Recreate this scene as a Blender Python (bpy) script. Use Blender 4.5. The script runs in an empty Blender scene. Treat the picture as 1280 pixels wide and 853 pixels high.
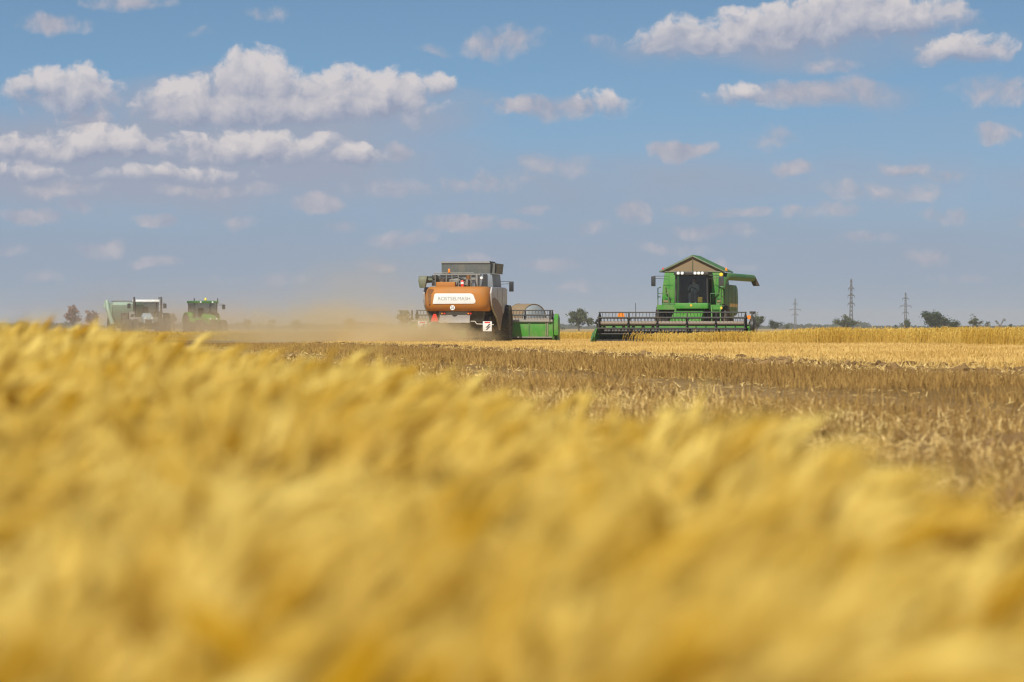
import bpy, bmesh, math, random
import numpy as np
from mathutils import Vector, Matrix, Euler

R = math.radians
PI = math.pi
rnd = random.Random(11)
rng = np.random.default_rng(5)
scene = bpy.context.scene
COL = scene.collection

# ------------------------------------------------------------------ camera
CAM_H = 0.72
cam_d = bpy.data.cameras.new('camera')
cam = bpy.data.objects.new('camera', cam_d)
COL.objects.link(cam)
cam.location = (0, 0, CAM_H)
cam.rotation_euler = (R(90 - 0.197), 0, 0)
cam_d.lens = 135
cam_d.sensor_width = 36
cam_d.clip_start = 0.1
cam_d.clip_end = 30000
cam_d.dof.use_dof = True
cam_d.dof.focus_distance = 176
cam_d.dof.aperture_fstop = 5.2
scene.camera = cam

# ------------------------------------------------------------------ exposure
vs = scene.view_settings
vs.view_transform = 'Standard'
vs.look = 'None'
vs.gamma = 1
vs.use_curve_mapping = False
vs.exposure = 0.09
scene.cycles.volume_bounces = 2
scene.cycles.max_bounces = 8
scene.cycles.transparent_max_bounces = 12
scene.cycles.use_denoising = True
scene.cycles.pixel_filter_type = 'BLACKMAN_HARRIS'
scene.cycles.filter_width = 1.25

# ------------------------------------------------------------------ sun
SUN_EL, SUN_AZ = R(46), R(-163)          # azimuth measured from +Y towards +X
sd = Vector((math.sin(SUN_AZ) * math.cos(SUN_EL), math.cos(SUN_AZ) * math.cos(SUN_EL), math.sin(SUN_EL)))
sun_d = bpy.data.lights.new('sun', 'SUN')
sun_d.energy = 4.6
sun_d.angle = R(0.5)
sun_d.color = (1.0, 0.95, 0.86)
sun = bpy.data.objects.new('sun', sun_d)
COL.objects.link(sun)
sun.rotation_euler = (-sd).to_track_quat('-Z', 'Y').to_euler()
sun.location = (-40, -40, 80)


# ------------------------------------------------------------------ tiny node language
class NT:
    def __init__(s, tree):
        s.t = tree

    def node(s, typ, **kw):
        n = s.t.nodes.new(typ)
        for k, v in kw.items():
            setattr(n, k, v)
        return n

    def put(s, sock, v):
        if isinstance(v, V):
            s.t.links.new(v.s, sock)
        elif isinstance(v, bpy.types.NodeSocket):
            s.t.links.new(v, sock)
        else:
            if isinstance(v, (tuple, list)) and len(v) == 3 and sock.type == 'RGBA':
                v = (*v, 1)
            sock.default_value = v

    def math(s, op, *a, clamp=False):
        n = s.node('ShaderNodeMath', operation=op, use_clamp=clamp)
        for i, x in enumerate(a):
            s.put(n.inputs[i], x)
        return V(s, n.outputs[0])

    def vmath(s, op, *a):
        n = s.node('ShaderNodeVectorMath', operation=op)
        for i, x in enumerate(a):
            s.put(n.inputs[i], x)
        return V(s, n.outputs['Value' if op in ('DOT_PRODUCT', 'LENGTH') else 'Vector'])

    def noise(s, vec, scale, detail=4, rough=0.55, dim='3D', color=False, lac=2.0):
        n = s.node('ShaderNodeTexNoise', noise_dimensions=dim)
        s.put(n.inputs['Vector'], vec)
        n.inputs['Scale'].default_value = scale
        n.inputs['Detail'].default_value = detail
        n.inputs['Roughness'].default_value = rough
        n.inputs['Lacunarity'].default_value = lac
        return V(s, n.outputs['Color' if color else 0])

    def mix(s, f, a, b):
        n = s.node('ShaderNodeMix', data_type='RGBA')
        s.put(n.inputs[0], f)
        s.put(n.inputs[6], a)
        s.put(n.inputs[7], b)
        return V(s, n.outputs[2])

    def smooth(s, x, a, b):
        n = s.node('ShaderNodeMapRange', interpolation_type='SMOOTHSTEP')
        s.put(n.inputs[0], x)
        n.inputs[1].default_value = a
        n.inputs[2].default_value = b
        return V(s, n.outputs[0])

    def sep(s, v):
        n = s.node('ShaderNodeSeparateXYZ')
        s.put(n.inputs[0], v)
        return [V(s, o) for o in n.outputs]

    def comb(s, x, y, z):
        n = s.node('ShaderNodeCombineXYZ')
        for i, a in enumerate((x, y, z)):
            s.put(n.inputs[i], a)
        return V(s, n.outputs[0])


class V:
    def __init__(s, nt, sock):
        s.n, s.s = nt, sock

    def __add__(s, o): return s.n.math('ADD', s, o)
    def __radd__(s, o): return s.n.math('ADD', s, o)
    def __sub__(s, o): return s.n.math('SUBTRACT', s, o)
    def __rsub__(s, o): return s.n.math('SUBTRACT', o, s)
    def __mul__(s, o): return s.n.math('MULTIPLY', s, o)
    def __rmul__(s, o): return s.n.math('MULTIPLY', s, o)
    def __truediv__(s, o): return s.n.math('DIVIDE', s, o)
    def max(s, o): return s.n.math('MAXIMUM', s, o)
    def min(s, o): return s.n.math('MINIMUM', s, o)
    def madd(s, a, b): return s.n.math('MULTIPLY_ADD', s, a, b)
    def clamp(s): return s.n.math('ADD', s, 0.0, clamp=True)


# ------------------------------------------------------------------ world: Nishita sky with cumulus
world = bpy.data.worlds.new('World')
scene.world = world
world.use_nodes = True
wt = world.node_tree
wt.nodes.clear()
W = NT(wt)
tc = W.node('ShaderNodeTexCoord')
dirv = V(W, tc.outputs['Generated'])
dx, dy, dz = W.sep(dirv)
# clear sky above the haze layer: the sky model is read a little higher than the view ray
lift = W.vmath('NORMALIZE', W.comb(dx, dy, dz.max(0.0) * 2.6 + 0.10))
sky = W.node('ShaderNodeTexSky', sky_type='NISHITA')
sky.sun_disc = False
sky.sun_elevation = SUN_EL
sky.sun_rotation = SUN_AZ
sky.air_density = 1.0
sky.dust_density = 0.6
sky.ozone_density = 1.6
W.put(sky.inputs[0], lift)
# angles in hundredths of the lens' pixels would mean nothing here: units of 1.2 degrees
U = W.math('ARCTAN2', dx, dy) * 48.0
Vv = W.math('ARCSINE', dz) * 48.0
P0 = W.comb(U, Vv, 0.0)
warp1 = W.noise(P0, 0.9, 3, 0.5, color=True)
warp2 = W.noise(P0, 3.2, 4, 0.55, color=True)
Pw = W.vmath('MULTIPLY_ADD', W.vmath('SUBTRACT', warp1, (0.5, 0.5, 0.5)), (0.66, 0.34, 0.0), P0)
Pw = W.vmath('MULTIPLY_ADD', W.vmath('SUBTRACT', warp2, (0.5, 0.5, 0.5)), (0.20, 0.16, 0.0), Pw)
pu, pv, _ = W.sep(Pw)
# fine cauliflower detail and its shifted copy (towards the sun) for relief
fb = W.noise(Pw, 2.8, 8, 0.57)
fbs = W.noise(W.vmath('ADD', Pw, (-0.11, 0.15, 0.0)), 2.8, 8, 0.57)


def cdeg(px, py):
    return (px - 640) / 100.0, (410 - py) / 100.0


BIG = [  # centre, half width, half height, weight: cumulus with flat bases and lit tops
    (85, 122, 72, 46, 1.0), (323, 118, 66, 56, 1.15), (235, 142, 70, 42, 1.0), (450, 132, 112, 52, 1.1),
    (340, 146, 180, 26, 0.95), (552, 112, 26, 26, 0.8),
    (120, 190, 112, 34, 0.95), (310, 194, 130, 36, 0.9), (440, 200, 48, 22, 0.8), (35, 196, 60, 30, 0.8),
    (45, 219, 52, 16, 0.7), (210, 224, 110, 18, 0.7),
    (1085, 32, 120, 46, 1.1), (960, 48, 130, 46, 1.0), (862, 58, 66, 32, 0.95), (1205, 74, 66, 26, 0.85),
    (755, 130, 44, 26, 0.6), (920, 124, 44, 22, 0.55),
]
FAINT = [
    (398, 259, 40, 15, .75), (850, 186, 48, 15, .75), (690, 134, 60, 18, .6), (1000, 120, 90, 20, .5),
    (590, 325, 40, 8, .4), (470, 330, 30, 7, .4), (900, 330, 50, 8, .35), (1080, 300, 44, 9, .4), (340, 345, 60, 8, .3), (60, 345, 40, 8, .35),
    (1200, 350, 40, 8, .3), (580, 232, 44, 12, .4), (700, 205, 60, 14, .3), (430, 285, 26, 8, .4), (330, 20, 30, 9, .25), (860, 262, 30, 9, .4),
    (925, 268, 40, 8, .45), (1130, 210, 40, 9, .4), (665, 262, 24, 8, .35), (80, 235, 60, 12, .5), (540, 60, 24, 8, .25),
    (165, 2, 60, 12, .45), (65, 31, 56, 16, .5), (625, 50, 60, 20, .45), (650, 135, 52, 15, .55), (500, 190, 22, 16, .45),
    (1070, 112, 50, 22, .45), (960, 180, 36, 18, .4), (995, 214, 34, 12, .5), (1095, 240, 80, 16, .35), (1170, 272, 40, 12, .35),
    (1015, 266, 60, 10, .38), (790, 269, 30, 19, .55), (735, 285, 26, 14, .5), (880, 290, 60, 12, .5), (1160, 326, 36, 12, .42),
    (1245, 164, 38, 14, .5), (1240, 116, 52, 20, .4), (690, 330, 50, 9, .4), (570, 281, 56, 15, .55), (505, 300, 52, 12, .5),
    (133, 311, 38, 13, .6), (205, 326, 46, 9, .55), (195, 277, 38, 9, .55), (303, 277, 22, 11, .55), (40, 270, 55, 13, .6),
    (100, 257, 24, 11, .5), (10, 311, 26, 9, .45), (270, 238, 100, 9, .5), (640, 285, 40, 10, .45), (830, 312, 60, 8, .35),
    (720, 355, 40, 9, .25), (260, 46, 20, 8, .25), (755, 55, 26, 10, .25), (1040, 82, 40, 12, .35), (105, 150, 40, 18, .55),
    (490, 240, 60, 14, .3), (1190, 218, 40, 10, .35), (620, 225, 60, 14, .28), (1275, 275, 20, 9, .4),
]
VEIL = [(200, 200, 460, 84, .95), (340, 140, 330, 60, .85), (1010, 60, 280, 44, .5), (900, 225, 560, 48, .42), (1010, 120, 170, 24, .4), (640, 240, 700, 36, .3)]
acc = None
Ssum = None
Wsum = None
for px, py, w, h, k in BIG:
    w, h = w * 1.12, h * 1.12
    cu, cv = cdeg(px, py)
    iw, ih = 100.0 / w, 100.0 / h
    du = pu.madd(iw, -cu * iw)
    dv = pv.madd(ih, -cv * ih)
    dvb = dv.max(dv * -2.1)
    r2 = dvb.madd(dvb, du * du)
    d = r2.madd(-k, k)
    wgt = d.max(0.0)
    Ssum = dv * wgt if Ssum is None else dv.madd(wgt, Ssum)
    Wsum = wgt if Wsum is None else Wsum + wgt
    acc = d if acc is None else acc.max(d)
faint = None
for px, py, w, h, k in FAINT:
    cu, cv = cdeg(px, py)
    iw, ih = 100.0 / w, 100.0 / h
    q = W.vmath('MULTIPLY_ADD', Pw, (iw, ih, 0.0), (-cu * iw, -cv * ih, 0.0))
    d = W.vmath('DOT_PRODUCT', q, q).madd(-k, k)
    faint = d if faint is None else faint.max(d)
vsum = None
for px, py, w, h, k in VEIL:
    cu, cv = cdeg(px, py)
    iw, ih = 100.0 / w, 100.0 / h
    q = W.vmath('MULTIPLY_ADD', Pw, (iw, ih, 0.0), (-cu * iw, -cv * ih, 0.0))
    d = W.vmath('DOT_PRODUCT', q, q).madd(-k, k)
    vsum = d if vsum is None else vsum.max(d)
vln = W.noise(W.vmath('MULTIPLY', Pw, (0.7, 1.6, 1.0)), 1.0, 3, 0.45)
veil_a = W.smooth(vsum + (vln - 0.5) * 0.7, 0.0, 0.8) * 0.85
# the rest of the sky carries a scatter of the same clouds
far_n = W.noise(W.vmath('MULTIPLY', P0, (0.28, 0.55, 1.0)), 1.0, 5, 0.55)
off_axis = W.smooth(W.math('ABSOLUTE', U), 7.5, 10.0)
rest = (far_n - 0.53) * 4.0 * off_axis - (1.0 - off_axis) * 4.0
above = W.smooth(Vv, 4.6, 6.5)
rest = rest.max((far_n - 0.54) * 4.0 * above - (1.0 - above) * 4.0)
acc = acc.max(rest)
hgt = Ssum / (Wsum + 0.05)
big_d = (fb - 0.5).madd(2.3, acc)
big_w = 1.2 - W.smooth(hgt, -0.45, 0.3) * 0.66
big_a = W.smooth(big_d / big_w, 0.0, 1.0) * (W.smooth(hgt, -0.55, 0.15) * 0.35 + 0.65)
fnt_d = (fb - 0.5).madd(1.5, faint)
fnt_a = W.smooth(fnt_d, -0.08, 0.6) * 0.95
light = ((fb - fbs) * 1.7 + hgt * 1.15 + 0.30).clamp()
c_shade = (0.275, 0.315, 0.43)
c_lit = (0.65, 0.605, 0.605)
cloud_c = W.mix(light, c_shade, c_lit)
faint_c = W.mix((light * 0.7 + 0.1).clamp(), (0.29, 0.325, 0.43), (0.60, 0.555, 0.565))
# sky tint and horizon veil
tint = W.node('ShaderNodeMix', data_type='RGBA', blend_type='MULTIPLY')
tint.inputs[0].default_value = 1.0
W.put(tint.inputs[6], sky.outputs[0])
tint.inputs[7].default_value = (0.082, 0.098, 0.098, 1)
base = V(W, tint.outputs[2])
veil_n = W.noise(W.vmath('MULTIPLY', P0, (0.22, 0.9, 1.0)), 1.0, 4, 0.5)
veil = W.smooth((veil_n - 0.5) * 1.6 - Vv, -3.3, -0.7) * 0.88
base = W.mix(veil, base, (0.268, 0.326, 0.432))
fade = W.smooth(Vv, 0.0, 2.2) * 0.35 + 0.65
base = W.mix(veil_a, base, (0.315, 0.35, 0.445))
skyc = W.mix(fnt_a * fade, base, faint_c)
skyc = W.mix(big_a * (W.smooth(Vv, 0.3, 2.2) * 0.36 + 0.54), skyc, cloud_c)
bg = W.node('ShaderNodeBackground')
bg.inputs[1].default_value = 1.0
W.put(bg.inputs[0], skyc)
wo = W.node('ShaderNodeOutputWorld')
wt.links.new(bg.outputs[0], wo.inputs[0])
world.cycles.sampling_method = 'MANUAL'
world.cycles.sample_map_resolution = 512


# ------------------------------------------------------------------ materials
def newmat(name):
    m = bpy.data.materials.new(name)
    m.use_nodes = True
    m.node_tree.nodes.clear()
    return m, NT(m.node_tree)


def finish(nt, shader, slot=0):
    o = nt.node('ShaderNodeOutputMaterial')
    nt.t.links.new(shader, o.inputs[slot])


def principled(nt, color, rough=0.5, metal=0.0, **kw):
    b = nt.node('ShaderNodeBsdfPrincipled')
    nt.put(b.inputs['Base Color'], color)
    nt.put(b.inputs['Roughness'], rough)
    nt.put(b.inputs['Metallic'], metal)
    for k, v in kw.items():
        nt.put(b.inputs[k.replace('_', ' ')], v)
    return b.outputs[0]


DUST = (0.30, 0.225, 0.135)


def paint(name, col, rough=0.4, dust=0.25, metal=0.0, scale=2.2, fine=14.0):
    """painted sheet metal with blotchy field dust and streaks"""
    m, nt = newmat(name)
    g = V(nt, nt.node('ShaderNodeTexCoord').outputs['Object'])
    a = nt.noise(g, scale, 5, 0.62)
    b = nt.noise(nt.vmath('MULTIPLY', g, (1.0, 1.0, 0.25)), fine, 3, 0.6)
    f = (nt.smooth(a, 0.38, 0.72) * 0.8 + nt.smooth(b, 0.45, 0.75) * 0.5) * dust
    c = nt.mix(f.clamp(), col, DUST)
    r = (f * 0.6 + rough).clamp()
    finish(nt, principled(nt, c, r, metal))
    return m


def glassy(name, tint=(0.68, 0.70, 0.68), fac=0.035):
    m, nt = newmat(name)
    tr = nt.node('ShaderNodeBsdfTransparent')
    nt.put(tr.inputs[0], tint)
    gl = nt.node('ShaderNodeBsdfGlossy')
    gl.inputs['Roughness'].default_value = 0.06
    g = V(nt, nt.node('ShaderNodeTexCoord').outputs['Object'])
    n = nt.noise(g, 3.0, 4, 0.6)
    df = nt.node('ShaderNodeBsdfDiffuse')
    nt.put(df.inputs[0], DUST)
    mx = nt.node('ShaderNodeMixShader')
    mx.inputs[0].default_value = fac
    nt.t.links.new(tr.outputs[0], mx.inputs[1])
    nt.t.links.new(gl.outputs[0], mx.inputs[2])
    m2 = nt.node('ShaderNodeMixShader')
    nt.put(m2.inputs[0], nt.smooth(n, 0.45, 0.8) * 0.02)
    nt.t.links.new(mx.outputs[0], m2.inputs[1])
    nt.t.links.new(df.outputs[0], m2.inputs[2])
    finish(nt, m2.outputs[0])
    return m


def plant(name, dark, lite, trans=0.35, spread=1.0):
    """leaf/straw material, hue varied per stalk by the 'tint' attribute"""
    m, nt = newmat(name)
    at = nt.node('ShaderNodeAttribute', attribute_name='tint')
    f = V(nt, at.outputs['Fac'])
    c = nt.mix(f, dark, lite)
    d = nt.node('ShaderNodeBsdfDiffuse')
    nt.put(d.inputs[0], c)
    t = nt.node('ShaderNodeBsdfTranslucent')
    nt.put(t.inputs[0], c)
    mx = nt.node('ShaderNodeMixShader')
    mx.inputs[0].default_value = trans
    nt.t.links.new(d.outputs[0], mx.inputs[1])
    nt.t.links.new(t.outputs[0], mx.inputs[2])
    finish(nt, mx.outputs[0])
    return m


M = {}
M['green'] = paint('green_paint', (0.05, 0.255, 0.022), 0.42, 0.34)
M['olive'] = paint('olive_paint', (0.085, 0.10, 0.05), 0.5, 0.4)
M['green_dk'] = paint('dusty_green_paint', (0.026, 0.15, 0.03), 0.5, 0.42)
M['yellow'] = paint('yellow_paint', (0.70, 0.42, 0.02), 0.45, 0.25)
M['orange'] = paint('orange_paint', (0.44, 0.155, 0.012), 0.62, 0.34)
M['sweep'] = paint('faded_copper_paint', (0.20, 0.105, 0.055), 0.5, 0.35)
M['dark_grey'] = paint('dark_grey_paint', (0.088, 0.092, 0.082), 0.55, 0.3)
M['recess'] = paint('brown_and_shaded_orange', (0.20, 0.075, 0.015), 0.6, 0.3)  # brown for the turbo inlet; on the hood recess it paints in shade
M['panel_blue'] = paint('light_blue_grey_paint', (0.19, 0.225, 0.245), 0.55, 0.35)
M['silver'] = paint('silver_paint', (0.50, 0.48, 0.47), 0.45, 0.3)
M['white'] = paint('white_paint', (0.78, 0.77, 0.73), 0.45, 0.12)
M['letter'] = paint('grey_lettering', (0.34, 0.35, 0.33), 0.6, 0.1)
M['black'] = paint('black_paint', (0.018, 0.018, 0.018), 0.5, 0.22)
M['ink'] = paint('black_print', (0.03, 0.03, 0.03), 0.6, 0.05)
M['rubber'] = paint('dusty_rubber', (0.022, 0.021, 0.020), 0.85, 0.4)
M['steel'] = paint('worn_steel', (0.34, 0.32, 0.29), 0.45, 0.35, 0.5)
M['grey'] = paint('grey_paint', (0.21, 0.21, 0.185), 0.5, 0.35)
M['grey_blue'] = paint('blue_grey_paint', (0.20, 0.235, 0.27), 0.5, 0.3)
M['tan'] = paint('tan_canvas', (0.24, 0.165, 0.088), 0.8, 0.35)
M['tube'] = paint('dull_metal_tube', (0.22, 0.175, 0.135), 0.6, 0.4)
M['red'] = paint('red_reflector', (0.70, 0.03, 0.015), 0.35, 0.06)
M['amber'] = paint('amber_lens', (0.85, 0.25, 0.02), 0.3, 0.05)
M['yellow_lens'] = paint('yellow_lens', (0.85, 0.62, 0.05), 0.3, 0.05)
M['lens'] = paint('clear_lens', (0.85, 0.86, 0.84), 0.2, 0.05)
M['sage'] = paint('sage_grey_paint', (0.27, 0.36, 0.27), 0.5, 0.4)
M['pale_blue'] = paint('pale_blue_paint', (0.36, 0.46, 0.50), 0.45, 0.35)
M['glass'] = glassy('tinted_glass')
M['mirror'] = paint('mirror_housing', (0.03, 0.032, 0.035), 0.35, 0.15)
M['skin'] = paint('skin', (0.45, 0.26, 0.17), 0.6, 0.05)
M['shirt'] = paint('pale_shirt', (0.70, 0.75, 0.80), 0.8, 0.1)
M['trousers'] = paint('dark_trousers', (0.05, 0.055, 0.08), 0.8, 0.1)
M['hair'] = paint('dark_hair', (0.03, 0.02, 0.015), 0.7, 0.0)
M['concrete'] = paint('galvanised_steel', (0.085, 0.088, 0.09), 0.7, 0.05)
M['bark'] = paint('grey_bark', (0.11, 0.085, 0.065), 0.9, 0.1)
M['wheat'] = plant('ripe_wheat', (0.57, 0.31, 0.012), (0.90, 0.70, 0.20), 0.33)
M['far_wheat'] = plant('standing_wheat', (0.58, 0.345, 0.045), (0.90, 0.66, 0.18), 0.2)
M['straw'] = plant('pale_straw', (0.42, 0.25, 0.07), (0.84, 0.62, 0.26), 0.15)
M['stubble'] = plant('yellow_stubble', (0.46, 0.28, 0.075), (0.72, 0.50, 0.18), 0.2)
M['dry_grass'] = plant('dry_grass', (0.19, 0.10, 0.03), (0.48, 0.30, 0.095), 0.2)
M['clod'] = plant('dark_soil_clods', (0.12, 0.068, 0.026), (0.29, 0.18, 0.08), 0.0)
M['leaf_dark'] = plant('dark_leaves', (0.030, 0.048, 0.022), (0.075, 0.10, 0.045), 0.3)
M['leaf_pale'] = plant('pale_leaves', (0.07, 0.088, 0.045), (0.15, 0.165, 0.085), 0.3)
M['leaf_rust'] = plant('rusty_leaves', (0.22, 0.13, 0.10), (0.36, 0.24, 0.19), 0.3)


# ------------------------------------------------------------------ mesh helpers
class MB:
    def __init__(s):
        s.v, s.f = [], []

    def add(s, vs_, fs):
        b = len(s.v)
        s.v += [tuple(p) for p in vs_]
        s.f += [tuple(b + i for i in f) for f in fs]
        return s

    def box(s, lo, hi, rot=None, piv=None):
        x0, y0, z0 = lo
        x1, y1, z1 = hi
        p = [Vector(c) for c in ((x0, y0, z0), (x1, y0, z0), (x1, y1, z0), (x0, y1, z0),
                                 (x0, y0, z1), (x1, y0, z1), (x1, y1, z1), (x0, y1, z1))]
        if rot:
            c = Vector(piv) if piv else (Vector(lo) + Vector(hi)) / 2
            m = Euler(rot).to_matrix()
            p = [m @ (q - c) + c for q in p]
        return s.add(p, [(0, 3, 2, 1), (4, 5, 6, 7), (0, 1, 5, 4), (1, 2, 6, 5), (2, 3, 7, 6), (3, 0, 4, 7)])

    def prism(s, prof, axis, a, b):
        """closed 2D profile extruded along an axis; profile is in the two other axes in order"""
        n = len(prof)

        def P(u, w, t):
            return {'x': (t, u, w), 'y': (u, t, w), 'z': (u, w, t)}[axis]
        vs_ = [P(u, w, a) for u, w in prof] + [P(u, w, b) for u, w in prof]
        fs = [tuple(range(n))[::-1], tuple(range(n, 2 * n))]
        fs += [(i, (i + 1) % n, n + (i + 1) % n, n + i) for i in range(n)]
        return s.add(vs_, fs)

    def loft(s, rings, cap=True):
        n = len(rings[0])
        vs_ = [p for r in rings for p in r]
        fs = []
        for k in range(len(rings) - 1):
            for i in range(n):
                j = (i + 1) % n
                fs.append((k * n + i, k * n + j, (k + 1) * n + j, (k + 1) * n + i))
        if cap:
            fs.append(tuple(range(n))[::-1])
            fs.append(tuple(range((len(rings) - 1) * n, len(rings) * n)))
        return s.add(vs_, fs)

    def tube(s, pts, r, n=8, cap=True):
        pts = [Vector(p) for p in pts]
        rs = r if isinstance(r, (list, tuple)) else [r] * len(pts)
        rings = []
        for i, p in enumerate(pts):
            t = (pts[min(i + 1, len(pts) - 1)] - pts[max(i - 1, 0)]).normalized()
            up = Vector((0, 0, 1)) if abs(t.z) < 0.9 else Vector((0, 1, 0))
            a = t.cross(up).normalized()
            b = t.cross(a)
            rings.append([p + rs[i] * (math.cos(2 * PI * k / n) * a + math.sin(2 * PI * k / n) * b) for k in range(n)])
        return s.loft(rings, cap)

    def lathe(s, prof, c, axis='x', n=24):
        """profile of (offset along axis, radius)"""
        rings = []
        for o, r in prof:
            ring = []
            for k in range(n):
                a = 2 * PI * k / n
                u, w = r * math.cos(a), r * math.sin(a)
                q = {'x': (o, u, w), 'y': (u, o, w), 'z': (u, w, o)}[axis]
                ring.append(Vector(q) + Vector(c))
            rings.append(ring)
        return s.loft(rings)

    def ball(s, c, r, nu=10, nv=7):
        rx, ry, rz = r if isinstance(r, (tuple, list)) else (r, r, r)
        rings = []
        for j in range(nv):
            t = PI * (j + 0.5) / nv
            rings.append([Vector((c[0] + rx * math.sin(t) * math.cos(2 * PI * k / nu),
                                  c[1] + ry * math.sin(t) * math.sin(2 * PI * k / nu),
                                  c[2] - rz * math.cos(t))) for k in range(nu)])
        return s.loft(rings)

    SPLIT = ('pillar', 'panel_seam', 'chassis', 'corner_post', 'edge_trim', 'back_rib', 'hopper_rib', 'control_box', 'coolant_tank',
             'black_stripe', 'marker_post', 'drive_cover', 'board_bar', 'driver_seat')

    def pieces(s):
        p = list(range(len(s.v)))

        def root(a):
            while p[a] != a:
                p[a] = p[p[a]]
                a = p[a]
            return a
        for f in s.f:
            for i in f[1:]:
                p[root(i)] = root(f[0])
        out = {}
        for f in s.f:
            out.setdefault(root(f[0]), []).append(f)
        res = []
        for fs in out.values():
            ids = sorted({i for f in fs for i in f})
            mp = {i: k for k, i in enumerate(ids)}
            m = MB()
            m.v = [s.v[i] for i in ids]
            m.f = [tuple(mp[i] for i in f) for f in fs]
            res.append(m)
        return res

    def build(s, name, mat, parent=None, bevel=0.0, smooth=35, label=None):
        if name in MB.SPLIT:
            ps = s.pieces()
            if len(ps) > 1:
                return [q.build(name, mat, parent, bevel, smooth, label) for q in ps][0]
        bm = bmesh.new()
        vv = [bm.verts.new(p) for p in s.v]
        for f in s.f:
            try:
                bm.faces.new([vv[i] for i in f])
            except ValueError:
                pass
        bmesh.ops.recalc_face_normals(bm, faces=bm.faces)
        if bevel:
            ed = [e for e in bm.edges if len(e.link_faces) == 2 and e.calc_face_angle(0) > R(28)]
            bmesh.ops.bevel(bm, geom=ed, offset=bevel, segments=2, profile=0.6, affect='EDGES', clamp_overlap=True)
        me = bpy.data.meshes.new(name)
        bm.to_mesh(me)
        bm.free()
        if smooth:
            for p in me.polygons:
                p.use_smooth = True
            me.set_sharp_from_angle(angle=R(smooth))
        me.materials.append(M[mat] if isinstance(mat, str) else mat)
        o = bpy.data.objects.new(name, me)
        COL.objects.link(o)
        if parent is not None:
            o.parent = parent
        if label:
            o['label'] = label
        return o


def np_mesh(name, verts, faces, mat, tint=None):
    """fast mesh from numpy arrays; faces (n,3) or (n,4)"""
    me = bpy.data.meshes.new(name)
    nv, nf, k = len(verts), len(faces), faces.shape[1]
    me.vertices.add(nv)
    me.vertices.foreach_set('co', verts.astype(np.float32).ravel())
    me.loops.add(nf * k)
    me.loops.foreach_set('vertex_index', faces.astype(np.int32).ravel())
    me.polygons.add(nf)
    me.polygons.foreach_set('loop_start', np.arange(0, nf * k, k, dtype=np.int32))
    me.polygons.foreach_set('use_smooth', np.ones(nf, dtype=bool))
    me.update(calc_edges=True)
    if tint is not None:
        a = me.attributes.new('tint', 'FLOAT', 'POINT')
        a.data.foreach_set('value', tint.astype(np.float32))
    me.materials.append(M[mat])
    o = bpy.data.objects.new(name, me)
    COL.objects.link(o)
    return o


def thing(name, label, cat, loc, rz=0.0, group=None):
    o = bpy.data.objects.new(name, None)
    o.empty_display_size = 0.3
    COL.objects.link(o)
    o.location = loc
    o.rotation_euler = (0, 0, rz)
    o['label'] = label
    o['category'] = cat
    if group:
        o['group'] = group
    return o


def kind(o, k, label=None, cat=None):
    o['kind'] = k
    if label:
        o['label'] = label
    if cat:
        o['category'] = cat
    return o


def text_mesh(body, size, name, mat, parent, mtx, depth=0.004, wide=1.0, label=None):
    c = bpy.data.curves.new(name, 'FONT')
    c.body = body
    c.size = size
    c.align_x = 'CENTER'
    c.align_y = 'CENTER'
    c.extrude = depth
    t = bpy.data.objects.new(name, c)
    COL.objects.link(t)
    dg = bpy.context.evaluated_depsgraph_get()
    dg.update()
    me = bpy.data.meshes.new_from_object(t.evaluated_get(dg))
    bpy.data.objects.remove(t)
    bpy.data.curves.remove(c)
    me.transform(Matrix.Diagonal((wide, 1, 1, 1)))
    me.transform(mtx)
    me.materials.clear()
    me.materials.append(M[mat])
    o = bpy.data.objects.new(name, me)
    COL.objects.link(o)
    o.parent = parent
    if label:
        o['label'] = label
    return o


def at(px, D):
    return (px - 640) / 4800.0 * D


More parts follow.
